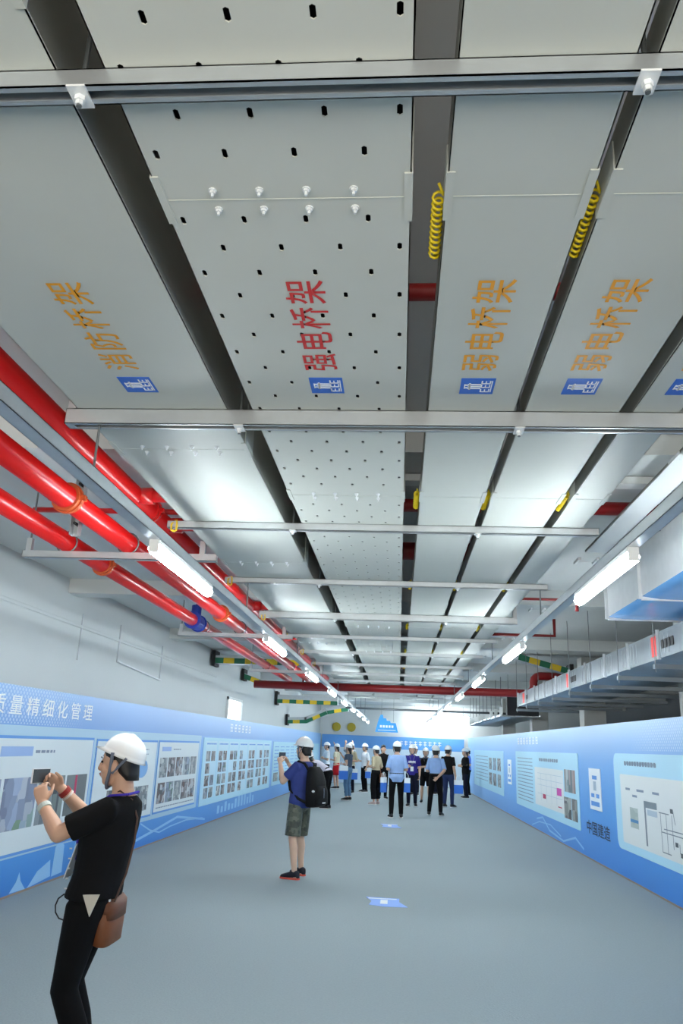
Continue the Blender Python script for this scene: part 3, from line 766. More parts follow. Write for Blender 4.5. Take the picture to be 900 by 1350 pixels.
# banner along the back wall
t = thing('back_banner', 'blue and white printed banner along the back wall', 'banner', (0, 37.4, 0))
MB().box(-3.55, 3.0, -.05, .05, 0, 1.55).build('lower_sheet', mat('banner_white', (214, 230, 244), .5), t)
MB().box(-3.55, 3.0, -.05, .05, 1.55, 2.1).build('upper_sheet', mat('banner_blue', (104, 168, 236), .5), t)
q = MB()
for k in range(9): 
    x = .1+.22*k; q.box(x, x+.03, -.055, -.05, 1.72, 1.94); q.box(x-.05, x+.1, -.055, -.05, 1.88, 1.91); q.box(x-.05, x+.1, -.055, -.05, 1.78, 1.81)
q.build('title_strokes', WHITE, t)
for k, x in enumerate((-2.9, -2.2)):
    q = MB(); q.tube([(0, 0, 0), (0, -.12, 0)], .20, 20); q.tube([(0, -.12, 0), (0, -.16, 0)], .13, 20)
    o = q.build('wall_disc', mat('cap_yellow', (196, 174, 50), .5)); o.location = (x, 37.5, 2.45)
    tag(o, 'round yellow disc high on the back wall, %s of the two' % ('left' if k == 0 else 'right'), 'wall disc', 'yellow discs on the back wall')
# hanging blue sign
t = thing('hanging_sign', 'blue skyline-shaped sign hanging over the far crowd', 'sign', (-.36, 24, 2.06))
q = MB(); prof = [(-.34, 0), (.34, 0), (.27, .27), (.12, .27), (.1, .33), (0, .33), (-.02, .40), (-.1, .40), (-.12, .50), (-.19, .50), (-.24, .38)]
q.hexa([(x, -.02, z) for x, z in prof], [(x, .02, z) for x, z in prof]); q.build('sign_panel', mat('sign_blue', (52, 150, 220), .45), t)
q = MB()
for k in range(5): q.box(-.2+.085*k, -.14+.085*k, -.023, -.02, .13, .2)
q.box(-.26, .27, -.023, -.02, .05, .065); q.build('sign_print', WHITE, t)
for x in (-.16, .2): MB().tube([(x, 0, .3), (x, 0, 1.44)], .004, 6).build('wire', STEEL, t)
# floor stickers
def sticker(label, x, y, sx, sy):
    t = thing('floor_sticker', label, 'floor sticker', (x, y, 0))
    q = MB(); prof = [(-.22, .17), (.16, .16), (.16, .0), (.25, -.2), (.0, -.22), (-.17, -.17), (-.15, .0)]
    q.hexa([(a*sx, b*sy, 0) for a, b in prof], [(a*sx, b*sy, .003) for a, b in prof]); q.build('sheet', mat('sticker_blue', (132, 172, 240), .5), t)
    MB().box(-.05*sx, .03*sx, -.11*sy, .06*sy, .002, .0045).build('printed_block', WHITE, t)
    MB().box(-.19*sx, .13*sx, .1*sy, .13*sy, .002, .0045).build('printed_line', WHITE, t)
sticker('pale blue floor sticker with a white block, nearer one on the carpet', -.12, 9.5, 1, 1.3)
sticker('pale blue floor sticker on the carpet, farther one near the crowd', -.15, 18.2, 1, 1.9)
# clear cover box on the left wall
t = thing('wall_cover', 'clear plastic cover strip fixed on the left wall', 'wall cover', LS.p(12, 2.5, -.1))
q = MB(); off = LS.p(12, 2.5, -.1)
LS.slab(q, 11.05, 11.07, 2.66, 3.2, -.1, -.08); LS.slab(q, 13.05, 13.07, 2.56, 3.14, -.1, -.08); LS.slab(q, 9.7, 9.715, 2.55, 3.14, -.1, -.085)
q.build('upright_edge', mat('pale_plastic', (196, 202, 206), .3), t, off)
q = MB(); q.hexa([LS.p(11.05, 2.66, -.1), LS.p(11.05, 2.66, -.05), LS.p(13.05, 2.56, -.05), LS.p(13.05, 2.56, -.1)], [LS.p(11.05, 2.68, -.1), LS.p(11.05, 2.68, -.05), LS.p(13.05, 2.58, -.05), LS.p(13.05, 2.58, -.1)])
q.build('bottom_edge', mat('bright_plastic', (236, 240, 242), .2), t, off)
# ------------------------------------------------------------------ people
SKIN = mat('skin', (206, 163, 136), 0.5, 0, 0.04, 8)
SKINL = mat('skin_light', (222, 184, 158), 0.5, 0, 0.04, 8)
HAIR = mat('hair_black', (18, 15, 14), 0.5)
HELM = mat('helmet_white', (242, 243, 242), 0.25, spec=0.6)
STRAP = mat('strap_grey', (104, 110, 124), 0.7)
LIP = mat('lips', (170, 92, 84), 0.5)
EYEW = mat('eye_dark', (30, 24, 22), 0.25)
SOLE = mat('sole_white', (220, 218, 214), 0.6)
CL = {}
def cloth(n, rgb, var=.12):
    return mat('cloth_' + n, rgb, 0.9, 0, var, 14, spec=0.2, bump=0.25)
def interp(x, xs, ys):
    if x <= xs[0]: return ys[0]
    for a, b, c, d in zip(xs[:-1], xs[1:], ys[:-1], ys[1:]):
        if x <= b: return c + (d-c)*(x-a)/(b-a)
    return ys[-1]
ARMS = {'down': ((.05, -.03, -.28), (.06, .06, -.52), (0, .1, -1), (-1, .2, 0), (0, 1, 0)),
        'hold': ((.05, -.05, -.27), (-.05, .18, -.26), (-.4, .9, .1), (-.9, -.4, 0), (0, 0, 1)),
        'carry': ((.05, -.04, -.28), (.05, .06, -.50), (0, .05, -1), (-1, 0, 0), (0, 1, 0)),
        'cross': ((.06, .04, -.27), (-.18, .19, -.22), (-1, .15, .1), (0, -1, 0), (0, 0, 1)),
        'photo': ((.04, .17, -.20), (-.08, .33, .02), (-.35, .4, .85), (-.9, .3, -.3), (0, -1, .3)),
        'raise': ((.04, .2, .06), (-.02, .24, .32), (0, .2, 1), (-.4, .9, 0), (-1, 0, 0)),
        'back': ((.07, -.14, -.24), (-.10, -.17, -.42), (-.7, 0, -.6), (0, -1, 0), (0, 0, 1))}
def hand(mb, w_, d, n, t, curl=(25, 35, 25), sc=1.0, thumb_in=.3):
    d = V(d).normalized(); n = V(n); n = (n - d*n.dot(d)).normalized(); t0 = d.cross(n); t = t0 if t0.dot(V(t)) > 0 else -t0
    w_ = V(w_)
    mb.loft([(w_ + d*(x*sc), a*sc, b*sc, t, n) for x, a, b in ((-.02, .023, .018), (0, .026, .018), (.03, .035, .017), (.065, .041, .0155), (.09, .040, .0125), (.097, .034, .008))], 14, 2.4)
    for i, l in enumerate((.072, .080, .074, .058)):
        p = w_ + d*(.086*sc) + t*((.0305 - .0203*i)*sc); dirv = d.copy(); pts = [p]; ang = 0
        for s_, c_ in zip((.45, .31, .24), curl):
            ang += c_ + i*2
            q = d*math.cos(R(ang)) + n*math.sin(R(ang)) + t*(.05 - .035*i)
            p = p + q.normalized()*l*s_*sc; pts.append(p)
        mb.limb(pts, [.0092*sc, .0088*sc, .008*sc, .0068*sc], 8)
    b0 = w_ + d*(.022*sc) + t*(.026*sc); q1 = (t*.75 + d*.7 + n*thumb_in).normalized(); q2 = (t*.25 + d*.9 + n*(thumb_in+.15)).normalized()
    mb.limb([b0, b0 + q1*.036*sc, b0 + q1*.036*sc + q2*.03*sc, b0 + q1*.036*sc + q2*.053*sc], [.0135*sc, .011*sc, .0098*sc, .008*sc], 8)
    return w_ + d*.09*sc + n*.02*sc

def person(label, x, y, deg, h=1.70, arms=('down', 'down'), lean=0, feet=((-.1, 0), (.1, 0)), top=None, sleeve=.55, hem=.86, legs='trousers', bottom=None, hemz=.08,
           shoes=BLACK, skin=SKIN, helmet=True, tilt=4, hp=0, hy=0, hair_long=False, vox=.011, cvox=.012, spine=((.8, 1.5), (0, 0)), ov=None, female=False, lanyard=None, badge=False,
           fat=1.0, belt=None, face=False, vest=None, loose=0.0, curl=(25, 35, 25), sole=SOLE, legw=0.0, collar=True, handsc=1.0, hs=.90):
    s = h/1.70; ov = ov or {}
    root = thing('person', label, 'person', (x, y, 0), R(deg))
    zs, yo = spine
    def up(p):        # upright pose -> bent spine
        p = V(p); z0 = p.z/s
        p.y += interp(z0, zs, yo)
        if lean:
            k = min(1, max(0, (z0-.86)/.22)); k = k*k*(3-2*k); a = R(lean)*k
            q = V((0, p.y, p.z - .93*s)); p = V((p.x, q.y*math.cos(a) + q.z*math.sin(a), .93*s - q.y*math.sin(a) + q.z*math.cos(a)))
        return p
    def upd(p, d):    # a direction at p
        a = up(p); b = up(V(p) + V(d)*.01*s); return (b-a).normalized()
    W = .93 if female else 1.0
    sh = [up((sx*.172*W*s, -.01*s, 1.358*s)) for sx in (-1, 1)]
    J = {}
    for i, sx in enumerate((-1, 1)):
        e, w_, d, n, t = ARMS[arms[i]]
        base = (sx*.172*W*s, -.01*s, 1.358*s)
        f = lambda q: V((sx*q[0], q[1], q[2]))
        if lean > 25:   # arms hang from bent shoulders
            J['e%d' % i] = sh[i] + f(e)*s; J['w%d' % i] = sh[i] + f(w_)*s
        else:
            J['e%d' % i] = up(V(base) + f(e)*s); J['w%d' % i] = up(V(base) + f(w_)*s)
        J['d%d' % i] = f(d); J['n%d' % i] = f(n); J['t%d' % i] = f(t)
        fx, fy = feet[i]
        J['k%d' % i] = V((sx*.095*s*.4 + fx*.6*s, fy*.55*s + .025*s, .48*s)); J['a%d' % i] = V((fx*s, fy*s - .03*s, .085*s)); J['f%d' % i] = V((sx*.18, 1, 0)).normalized()
        J['h%d' % i] = up((sx*.088*s, 0, .90*s))
    for k, v_ in ov.items(): J[k] = V(v_)
    hc = ov.get('hc'); hc = V(hc) if hc else up((0, .02*s, 1.575*s))
    ez = M.Rotation(R(-hy), 3, 'Z') @ M.Rotation(R(-hp - lean*.55), 3, 'X')
    H = lambda p: hc + ez @ (V(p)*s)
    # ---- body: one continuous surface
    mb = MB()
    X_ = V((1, 0, 0))
    def ring(z, a, b, y=0, g=0.0):
        p = (0, y*s, z*s); return (up(p), (a*fat+g)*s, (b*fat+g)*s, X_, upd(p, (0, 1, 0)))
    hipw = 1.06 if female else 1.0
    tor = [(.80, .06, .06, 0), (.84, .145*hipw, .095, -.005), (.92, .165*hipw, .11, -.01), (1.04, .14*W, .098, 0), (1.14, .148*W, .105, .0), (1.25, .165*W, .115, .005), (1.33, .163*W, .102, 0), (1.385, .122*W, .082, -.008), (1.42, .085, .066, -.012), (1.45, .058, .056, -.01)]
    mb.loft([ring(*q) for q in tor])
    nb = up((0, -.01*s, 1.42*s))
    mb.limb([nb, nb.lerp(hc, .5) + V((0, -.012*s, 0)), hc + V((0, -.02*s, -.03*s))], [.058*s, .054*s, .055*s], 16)
    mb.ell(H((0, -.012, .02)), (.076*s, .097*s, .108*s), ez); mb.ell(H((0, .028, -.055)), (.058*s, .058*s, .062*s), ez); mb.ell(H((0, .045, -.092)), (.036*s, .034*s, .026*s), ez, 12, 8)
    mb.limb([H((0, .083, .012)), H((0, .092, -.012)), H((0, .096, -.029))], [.010*s, .013*s, .015*s], 8)
    mb.ell(H((0, .084, -.062)), (.022*s, .010*s, .012*s), ez, 10, 6)
    mb.ell(H((-.035, .060, -.03)), (.026*s, .022*s, .026*s), ez, 10, 6); mb.ell(H((.035, .060, -.03)), (.026*s, .022*s, .026*s), ez, 10, 6)
    for sx in (-1, 1): mb.ell(H((sx*.083, -.008, -.018)), (.014*s, .024*s, .034*s), ez, 10, 8)
    grip = []
    for i, sx in enumerate((-1, 1)):
        e, w_ = J['e%d' % i], J['w%d' % i]
        mb.limb([sh[i] + V((-sx*.03*s, 0, -.01*s)), sh[i].lerp(e, .5), e], [.050*s, .046*s, .040*s]); mb.limb([e, e.lerp(w_, .3), w_], [.040*s, .041*s, .026*s])
        grip.append(hand(mb, w_, J['d%d' % i], J['n%d' % i], J['t%d' % i], curl, .98*s*handsc))
        hp_, k, a, f = J['h%d' % i], J['k%d' % i], J['a%d' % i], J['f%d' % i]
        mb.limb([hp_, hp_.lerp(k, .5), k], [.085*s, .070*s, .052*s]); mb.limb([k, k.lerp(a, .3) + V((0, -.012*s, 0)), k.lerp(a, .65), a], [.052*s, .055*s, .043*s, .034*s])
        mb.limb([a + V((0, 0, -.045*s)) - f*.03*s, a + f*.08*s + V((0, 0, -.05*s)), a + f*.15*s + V((0, 0, -.058*s))], [.034*s, .032*s, .022*s])
    mb.build('body', skin, root, voxel=vox, it=2)
    # ---- hair
    q = MB()
    q.loft([(H((0, -.018 + oy, z)), a*s, b*s, ez @ X_, ez @ V((0, 1, 0))) for z, a, b, oy in (((-.16, .05, .025, -.075), ) if hair_long else ()) + ((-.085, .062, .03, -.068), (-.05, .074, .052, -.045), (-.01, .079, .074, -.022), (.035, .084, .098, -.004), (.08, .080, .102, 0), (.12, .055, .07, 0), (.135, .02, .03, 0))])
    q.build('hair', HAIR, root, smooth=True)
    if face:
        for sx in (-1, 1):
            MB().ell(H((sx*.031, .079, .004)), (.013*s, .006*s, .006*s), ez, 10, 6).build('eye', EYEW, root, smooth=True)
            MB().limb([H((sx*.016, .087, .024)), H((sx*.034, .084, .028)), H((sx*.05, .073, .022))], [.003*s, .0035*s, .002*s], 6).build('eyebrow', HAIR, root)
        MB().limb([H((-.022, .085, -.060)), H((0, .094, -.058)), H((.022, .085, -.060))], [.003*s, .006*s, .003*s], 8).build('lips', LIP, root, smooth=True)
    # ---- helmet
    if helmet:
        T = ez @ M.Rotation(R(tilt), 3, 'X')
        HH = lambda p: hc + T @ (V(p)*s)
        q = MB(); bm_ = q.bm; N_ = 36; prev = None
        zr = .050
        prof = [(0, .118)] + [(math.sin(R(a)), .118*math.cos(R(a))) for a in (12, 24, 36, 48, 60, 72, 82, 90)]
        rr = []
        for k, (r_, z) in enumerate(prof[1:]):
            ringv = []
            for j in range(N_):
                a = 2*PI*j/N_; cx_, cy_ = math.sin(a), math.cos(a)
                rd = .022*max(0, 1 - abs(cx_*r_)/.22)*(.5 if z > .02 else .2) if abs(cx_) < .3 else 0
                ringv.append(bm_.verts.new(HH((hs*.115*r_*cx_, -.012 + hs*.142*r_*cy_, zr + z*(.5+.5*hs) + rd*.35))))
            rr.append(ringv)
        brim = []
        for j in range(N_):
            a = 2*PI*j/N_; cx_, cy_ = math.sin(a), math.cos(a); f = .010 + .040*max(0, cy_)**2.2
            brim.append(bm_.verts.new(HH((hs*(.115+f*.8)*cx_, -.012 + hs*(.142+f)*cy_, zr - .010 - .10*f))))
        rr.append(brim)
        inn = [bm_.verts.new(HH((hs*.108*math.sin(2*PI*j/N_), -.012 + hs*.135*math.cos(2*PI*j/N_), zr - .004))) for j in range(N_)]
        rr.append(inn)
        top_ = bm_.verts.new(HH((0, -.012, zr + .118*(.5+.5*hs) + .008)))
        for j in range(N_): bm_.faces.new((top_, rr[0][(j+1) % N_], rr[0][j]))
        for k in range(len(rr)-1):
            for j in range(N_): bm_.faces.new((rr[k][j], rr[k][(j+1) % N_], rr[k+1][(j+1) % N_], rr[k+1][j]))
        bm_.faces.new(inn)
        hm = q.build('helmet', HELM, root, smooth=True)
        q = MB()
        for sx in (-1, 1): q.tube([HH((sx*.100, .02, zr)), H((sx*.086, .012, -.04)), H((sx*.066, .03, -.10)), H((0, .050, -.128))], .0095*s, 6)
        for sx in (-1, 1): q.tube([HH((sx*.095, -.06, zr)), H((sx*.086, .0, -.05))], .0075*s, 6)
        q.build('chin_strap', STRAP, hm)
    # ---- top
    if top:
        g = .014 + loose
        q = MB()
        tz = [r_ for r_ in tor if r_[0] > hem+.015]
        a0 = interp(hem, [r_[0] for r_ in tor], [r_[1] for r_ in tor]); b0 = interp(hem, [r_[0] for r_ in tor], [r_[2] for r_ in tor])
        a0 = max(a0, .135); b0 = max(b0, .095)
        ll = [(hem, a0, b0, 0)] + [(z, max(a, .135 if z < 1.3 else 0), max(b, .095 if z < 1.3 else 0), yy) for z, a, b, yy in tz if z < 1.44]
        q.loft([ring(z, a, b, yy, g if z < 1.4 else .008) for z, a, b, yy in ll])
        for i, sx in enumerate((-1, 1)):
            e, w_ = J['e%d' % i], J['w%d' % i]; P = [sh[i] + V((-sx*.04*s, 0, -.01*s)), sh[i]]; Q = [.056*s, .060*s+loose*.3]
            L1 = min(1, sleeve/.6)
            P.append(sh[i].lerp(e, L1)); Q.append((.060 if sleeve < .62 else .052)*s + loose*.35)
            if sleeve > .62: P.append(e.lerp(w_, (sleeve-.6)/.4)); Q.append(.042*s + loose*.25)
            q.tube([P[0] + (P[0]-P[1])*.3] + P, [Q[0]*.7] + Q, 14)
        so = q.build('shirt', top, root, voxel=cvox, it=2)
        if collar is True and not face:
            n0 = up((0, -.008*s, 1.425*s)); q = MB(); q.tube([n0 + V((0, 0, -.015*s)), n0 + V((0, .003*s, .022*s))], .066*s, 16, .060*s, cap=False); q.build('collar', top, so, smooth=True)
    if vest:
        q = MB(); q.loft([ring(z, a+.004, b+.006, yy, .022) for z, a, b, yy in tor if .9 < z < 1.41]); q.build('vest', vest, root, voxel=cvox, it=2)
    # ---- bottom
    g = .012
    q = MB()
    if legs == 'skirt':
        q.loft([(up((0, 0, z*s)), a*s, b*s, X_, V((0, 1, 0))) for z, a, b in ((hemz, .20, .16), (.65, .19, .15), (.85, .175, .125), (1.0, .150, .11), (1.02, .14, .10))])
        q.build('skirt', bottom, root, smooth=True)
    else:
        q.loft([ring(z, a, b, yy, g) for z, a, b, yy in tor if z < 1.0] + [ring(1.02, .145, .10, 0, g)])
        for i, sx in enumerate((-1, 1)):
            hp_, k, a = J['h%d' % i], J['k%d' % i], J['a%d' % i]
            if hemz > .45:
                t_ = (hp_.z - hemz*s)/(hp_.z - k.z); e_ = hp_.lerp(k, min(1, t_))
                q.tube([hp_ + V((0, 0, .04*s)), hp_, hp_.lerp(e_, .5), e_], [.07*s, .098*s, .094*s+legw*.5, .084*s + legw], 16)
            else:
                t_ = (k.z - hemz*s)/(k.z - a.z); e_ = k.lerp(a, t_)
                q.tube([hp_ + V((0, 0, .04*s)), hp_, hp_.lerp(k, .5), k, k.lerp(e_, .35) + V((0, -.010*s, 0)), e_], [.07*s, .098*s, .083*s+legw*.4, .066*s+legw*.7, .064*s+legw*.8, .05*s+legw], 16)
        tr = q.build('shorts' if hemz > .45 else 'trousers', bottom, root, voxel=cvox, it=2)
    if belt:
        q = MB(); q.loft([ring(z, .158, .112, -.003, g_) for z, g_ in ((1.0, .012), (1.0, .022), (1.03, .022), (1.03, .012))]); q.build('belt', belt, root)
    # ---- shoes
    for i in (0, 1):
        a, f = J['a%d' % i], J['f%d' % i]; sd = V((f.y, -f.x, 0)); z = V((0, 0, 1)); g0 = V((a.x, a.y, 0))
        q = MB(); q.loft([(g0 + f*yy*s + z*(.012 + hh/2)*s, w_*s, hh/2*s, sd, z) for yy, w_, hh in ((-.068, .018, .05), (-.058, .032, .085), (-.02, .039, .098), (.03, .040, .088), (.09, .046, .066), (.14, .045, .05), (.175, .034, .038), (.19, .015, .02))], 16, 2.3)
        o = q.build('shoe', shoes, root, smooth=True)
        q = MB(); P = [(-.072, .02), (-.05, .038), (.02, .040), (.09, .048), (.15, .046), (.19, .022)]
        loop = [g0 + f*yy*s + sd*w_*s for yy, w_ in P] + [g0 + f*yy*s - sd*w_*s for yy, w_ in P[::-1]]
        q.hexa(loop, [p + z*.02*s for p in loop]); q.build('sole', sole, o)
    if lanyard:
        F = lambda x_, z_: up((x_*s, 0, z_*s)) + upd((0, 0, z_*s), (0, 1, 0))*((interp(z_, [r_[0] for r_ in tor], [r_[2] for r_ in tor]) + .024 + loose)*s)
        q = MB(); q.tube([up((-.075*s, -.06*s, 1.43*s)), up((-.085*s, .03*s, 1.42*s)), F(-.055, 1.33), F(-.02, 1.2), F(0, 1.1), F(.02, 1.2), F(.055, 1.33), up((.085*s, .03*s, 1.42*s)), up((.075*s, -.06*s, 1.43*s)), up((0, -.09*s, 1.44*s)), up((-.075*s, -.06*s, 1.43*s))], .0065*s, 6)
        lo = q.build('lanyard', lanyard, root)
        if badge:
            c = F(0, 1.04); q = MB(); q.box(c.x-.045*s, c.x+.045*s, c.y-.004, c.y+.006, c.z-.07*s, c.z+.06*s); q.build('badge', WHITE, lo)
    root['_g'] = 0; del root['_g']
    wm = M.Translation((x, y, 0)) @ M.Rotation(R(deg), 4, 'Z')
    return root, [wm @ g_ for g_ in grip], wm, up, s
def gift_bag(label, p, deg, w_=.26, h=.32, white_top=.36):
    """paper carrier: white upper part, blue lower print; p is the hand that carries it"""
    hz = .14
    t = thing('paper_bag', label, 'bag', (p[0], p[1], p[2]-h-hz), R(deg), 'white and blue paper bags')
    d = .05
    q = MB(); q.box(-w_/2, w_/2, -d, d, h*(1-white_top), h); q.build('upper_panel', WHITE, t)
    q = MB(); q.box(-w_/2, w_/2, -d, d, 0, h*(1-white_top)); q.build('lower_panel', mat('bag_blue', (58, 120, 216), .5), t)
    for sy in (-d, d):
        q = MB(); q.tube([(-.07, sy, h-.02), (-.06, sy*.6, h+hz*.6), (-.02, sy*.2, h+hz), (.02, sy*.2, h+hz), (.06, sy*.6, h+hz*.6), (.07, sy, h-.02)], .005, 6); q.build('handle', WHITE, t)
    return t

# the woman in black taking a photo
BLK = cloth('black', (17, 17, 19)); BLK2 = cloth('black_trousers', (13, 13, 15))
ws = 1.63/1.70
wo, wg, wm, wup, _ = person('person in a black blouse and white helmet photographing the left board, brown bag behind', -1.47, 4.1, 90, 1.63, top=BLK, sleeve=.47, hem=.93, loose=.020,
    bottom=BLK2, female=True, vox=.005, cvox=.009, spine=((.8, .93, 1.05, 1.27, 1.43), (.012, .015, -.005, -.035, -.07)), hs=.84, fat=.95, tilt=19, face=True, skin=SKIN,
    ov={'hc': (0, -.035, 1.515), 'e0': (-.205, .150, 1.185), 'w0': (-.10, .292, 1.31), 'd0': (.22, .42, .95), 'n0': (.95, .05, -.1), 't0': (0, -.4, .4),
        'e1': (.20, .155, 1.215), 'w1': (.10, .292, 1.375), 'd1': (-.45, .72, .62), 'n1': (-.75, -.2, -.35), 't1': (0, -.6, .7),
        'k0': (-.085, .07, .50), 'k1': (.08, .105, .50), 'a0': (-.09, -.10, .085), 'a1': (.09, -.02, .085)},
    lanyard=mat('lanyard_purple', (76, 58, 190), .7), curl=(38, 48, 30), handsc=.95)
t = thing('smartphone', 'white smartphone held up by the woman in black', 'phone', (-1.838, 4.10, 1.436), R(-13))
MB().box(-.0045, .0045, -.07, .07, -.037, .037).build('phone_case', mat('phone_white', (236, 236, 238), .3), t, bevel=.002)
MB().box(.0046, .0056, -.066, .066, -.033, .033).build('screen', mat('phone_screen', (60, 66, 72), .15), t)
# worn things of the woman: her bracelets, badge, open pocket and cable
def wpart(q, name, m): 
    o = q.build(name, m, wo); return o
a, b = V((-.205, .150, 1.185)), V((-.10, .292, 1.31)); p = a.lerp(b, .86); d = (b-a).normalized()
q = MB(); q.tube([p - d*.013, p + d*.013], .0345, 18); wpart(q, 'bracelet', mat('bracelet_jade', (190, 198, 190), .3))
a, b = V((.20, .155, 1.215)), V((.10, .292, 1.375)); p = a.lerp(b, .88); d = (b-a).normalized()
q = MB(); q.tube([p - d*.012, p + d*.014], .034, 18); wpart(q, 'bracelet', mat('bracelet_red', (150, 34, 26), .35))
q = MB(); q.tube([p - d*.03, p - d*.02], .034, 18); wpart(q, 'bangle', mat('bangle_pale', (220, 206, 196), .3))
q = MB(); q.hexa([(-.06, .105, 1.13), (.03, .11, 1.13), (.03, .15, .97), (-.06, .15, .97)], [(-.06, .11, 1.13), (.03, .115, 1.13), (.03, .156, .97), (-.06, .156, .97)]); wpart(q, 'badge', mat('badge_clear', (206, 214, 222), .3))
q = MB(); q.hexa([(-.172, .0, .925), (-.174, -.08, .93), (-.178, -.045, .835)], [(-.182, .0, .925), (-.184, -.08, .93), (-.188, -.045, .835)]); wpart(q, 'pocket_lining', mat('lining_beige', (206, 200, 186), .8))
q = MB(); q.tube([(-.11, .09, .915), (-.11, .12, .91), (-.11, .145, .89), (-.11, .155, .86), (-.11, .15, .83), (-.11, .13, .805), (-.11, .10, .797), (-.11, .07, .80)], .0035, 6); wpart(q, 'cable', BLACK)
for k in range(5):
    q = MB(); q.tube([(-.08, .120, .93 + .045*k), (-.085, .132, .93 + .045*k)], .0035, 8); wpart(q, 'stud', GALVB)
t = thing('shoulder_bag', 'brown leather shoulder bag hanging behind the woman in black', 'bag', (-1.40, 4.13, .68), R(90))
BRN = mat('leather_brown', (126, 72, 38), .5, 0, .15, 20)
q = MB(); q.loft([((0, 0, z), a_, b_, V((1, 0, 0)), V((0, 1, 0))) for z, a_, b_ in ((0, .10, .03), (.01, .12, .045), (.10, .125, .05), (.19, .115, .04), (.205, .10, .02))], 24, 3.2); q.build('bag_body', BRN, t, smooth=True)
q = MB(); q.loft([((0, -.01, z), a_, b_, V((1, 0, 0)), V((0, 1, 0))) for z, a_, b_ in ((.12, .117, .047), (.19, .121, .045), (.212, .105, .022))], 24, 3.2); q.build('flap', mat('leather_dark', (106, 58, 30), .5, 0, .15, 20), t, smooth=True)
q = MB(); q.tube([(-.09, -.045, .20), (-.08, -.085, .33), (-.07, -.105, .47), (-.07, -.108, .58), (-.085, -.075, .665), (-.09, -.01, .705), (-.07, .06, .66), (-.02, .105, .55)], .005, 6); q.build('strap', mat('leather_strap', (74, 44, 28), .5, 0, .15, 20), t)
q = MB(); q.tube([(-.10, -.02, .19), (-.10, -.02, .23)], .010, 8); q.build('buckle', GALVB, t)

# the man with the backpack
TEE = cloth('blue_tee', (60, 72, 134))
CAMO = photo_mat(40, [(72, 78, 66), (96, 100, 86), (56, 62, 54), (110, 112, 98)], (22, 26))
MC['photo_40'].node_tree.nodes['Mapping'].inputs['Scale'].default_value = (22, 22, 22)
mo, mg, mm, mup, ms_ = person('person in a blue T-shirt and camouflage shorts taking a photo of the left boards', -1.28, 10.8, 62, 1.70, arms=('photo', 'photo'), top=TEE, sleeve=.42, hem=.84, loose=.016,
    bottom=CAMO, hemz=.50, legw=.018, shoes=mat('shoe_navy', (24, 26, 40), .7), sole=mat('sole_red', (226, 92, 76), .6), feet=((-.16, -.05), (.16, .07)), vox=.007, cvox=.010, tilt=5, face=True, skin=SKINL, curl=(38, 45, 30),
    spine=((.8, 1.05, 1.3, 1.5), (0, -.01, -.03, -.03)))
q = MB(); c = (mm.inverted() @ ((mg[0]+mg[1])/2))
t = thing('smartphone', 'dark smartphone held up by the man in the blue T-shirt', 'phone', (mg[0]+mg[1])/2 + V((0, 0, .04)), R(62))
MB().box(-.07, .07, -.005, .005, -.037, .037).build('phone_case', BLACK, t, bevel=.002)
MB().box(-.064, .064, -.0062, -.0052, -.032, .032).build('screen', mat('phone_screen', (60, 66, 72), .15), t)
t = thing('backpack', 'large black backpack on the man in the blue T-shirt', 'backpack', mm @ V((.0, -.24, .86)), R(62))
NYL = mat('nylon_black', (11, 11, 13), .7, 0, .2, 25, spec=.3, bump=.3)
q = MB(); q.loft([((0, yy, z), a_, b_, V((1, 0, 0)), V((0, 1, 0))) for z, a_, b_, yy in ((0, .12, .06, .02), (.02, .155, .085, .0), (.15, .165, .10, -.01), (.32, .160, .09, .0), (.44, .135, .07, .02), (.50, .09, .04, .03))], 26, 3.0); q.build('main_bag', NYL, t, smooth=True)
q = MB(); q.loft([((0, -.085, z), a_, b_, V((1, 0, 0)), V((0, 1, 0))) for z, a_, b_ in ((.03, .10, .03), (.05, .125, .05), (.20, .125, .05), (.27, .10, .02))], 22, 3.0); q.build('front_pocket', NYL, t, smooth=True)
for sx in (-1, 1):
    q = MB(); q.tube([(sx*.09, .05, .44), (sx*.10, .12, .53), (sx*.105, .22, .555), (sx*.11, .33, .48), (sx*.125, .36, .36), (sx*.15, .30, .2), (sx*.16, .16, .1), (sx*.15, .05, .06)], .02, 8); q.build('shoulder_strap', NYL, t, smooth=True)
q = MB(); q.tube([(-.03, .03, .49), (-.03, .03, .54), (.03, .03, .54), (.03, .03, .49)], .009, 6); q.build('grab_handle', NYL, t)
q = MB(); q.box(-.035, .03, -.141, -.134, .055, .068); q.build('label', WHITE, t)
q = MB(); q.ell((-.145, -.06, .2), (.022, .02, .016), None, 12, 8); q.build('patch', WHITE, t, smooth=True)
q = MB(); q.box(-.012, -.002, -.141, -.13, .12, .24); q.build('zip', STRAP, t)

# the group farther down the hall
WT = cloth('white', (224, 228, 234)); PK = cloth('pale_pink', (216, 208, 220)); LB = cloth('light_blue', (150, 178, 222)); CR = cloth('cream', (214, 208, 184)); TAN = cloth('tan', (196, 182, 152))
NAVY = cloth('navy', (24, 26, 42)); DJ = cloth('denim', (94, 128, 158)); DK = cloth('dark_denim', (44, 54, 88)); SL = cloth('slate', (74, 86, 104)); REDC = cloth('red', (176, 26, 34)); PUR = cloth('purple', (52, 44, 128))
kw = dict(vox=.012, cvox=.013)
person('person bending low over the floor in a pale pink shirt, black trousers', -1.88, 22.0, 70, 1.70, arms=('hold', 'hold'), lean=62, top=PK, sleeve=.95, hem=.95, bottom=BLK2, feet=((-.1, .0), (.1, .03)), **kw)
person('person in a white shirt partly hidden behind the backpack', -2.75, 25.2, 80, 1.66, arms=('hold', 'hold'), top=WT, bottom=BLK2, **kw)
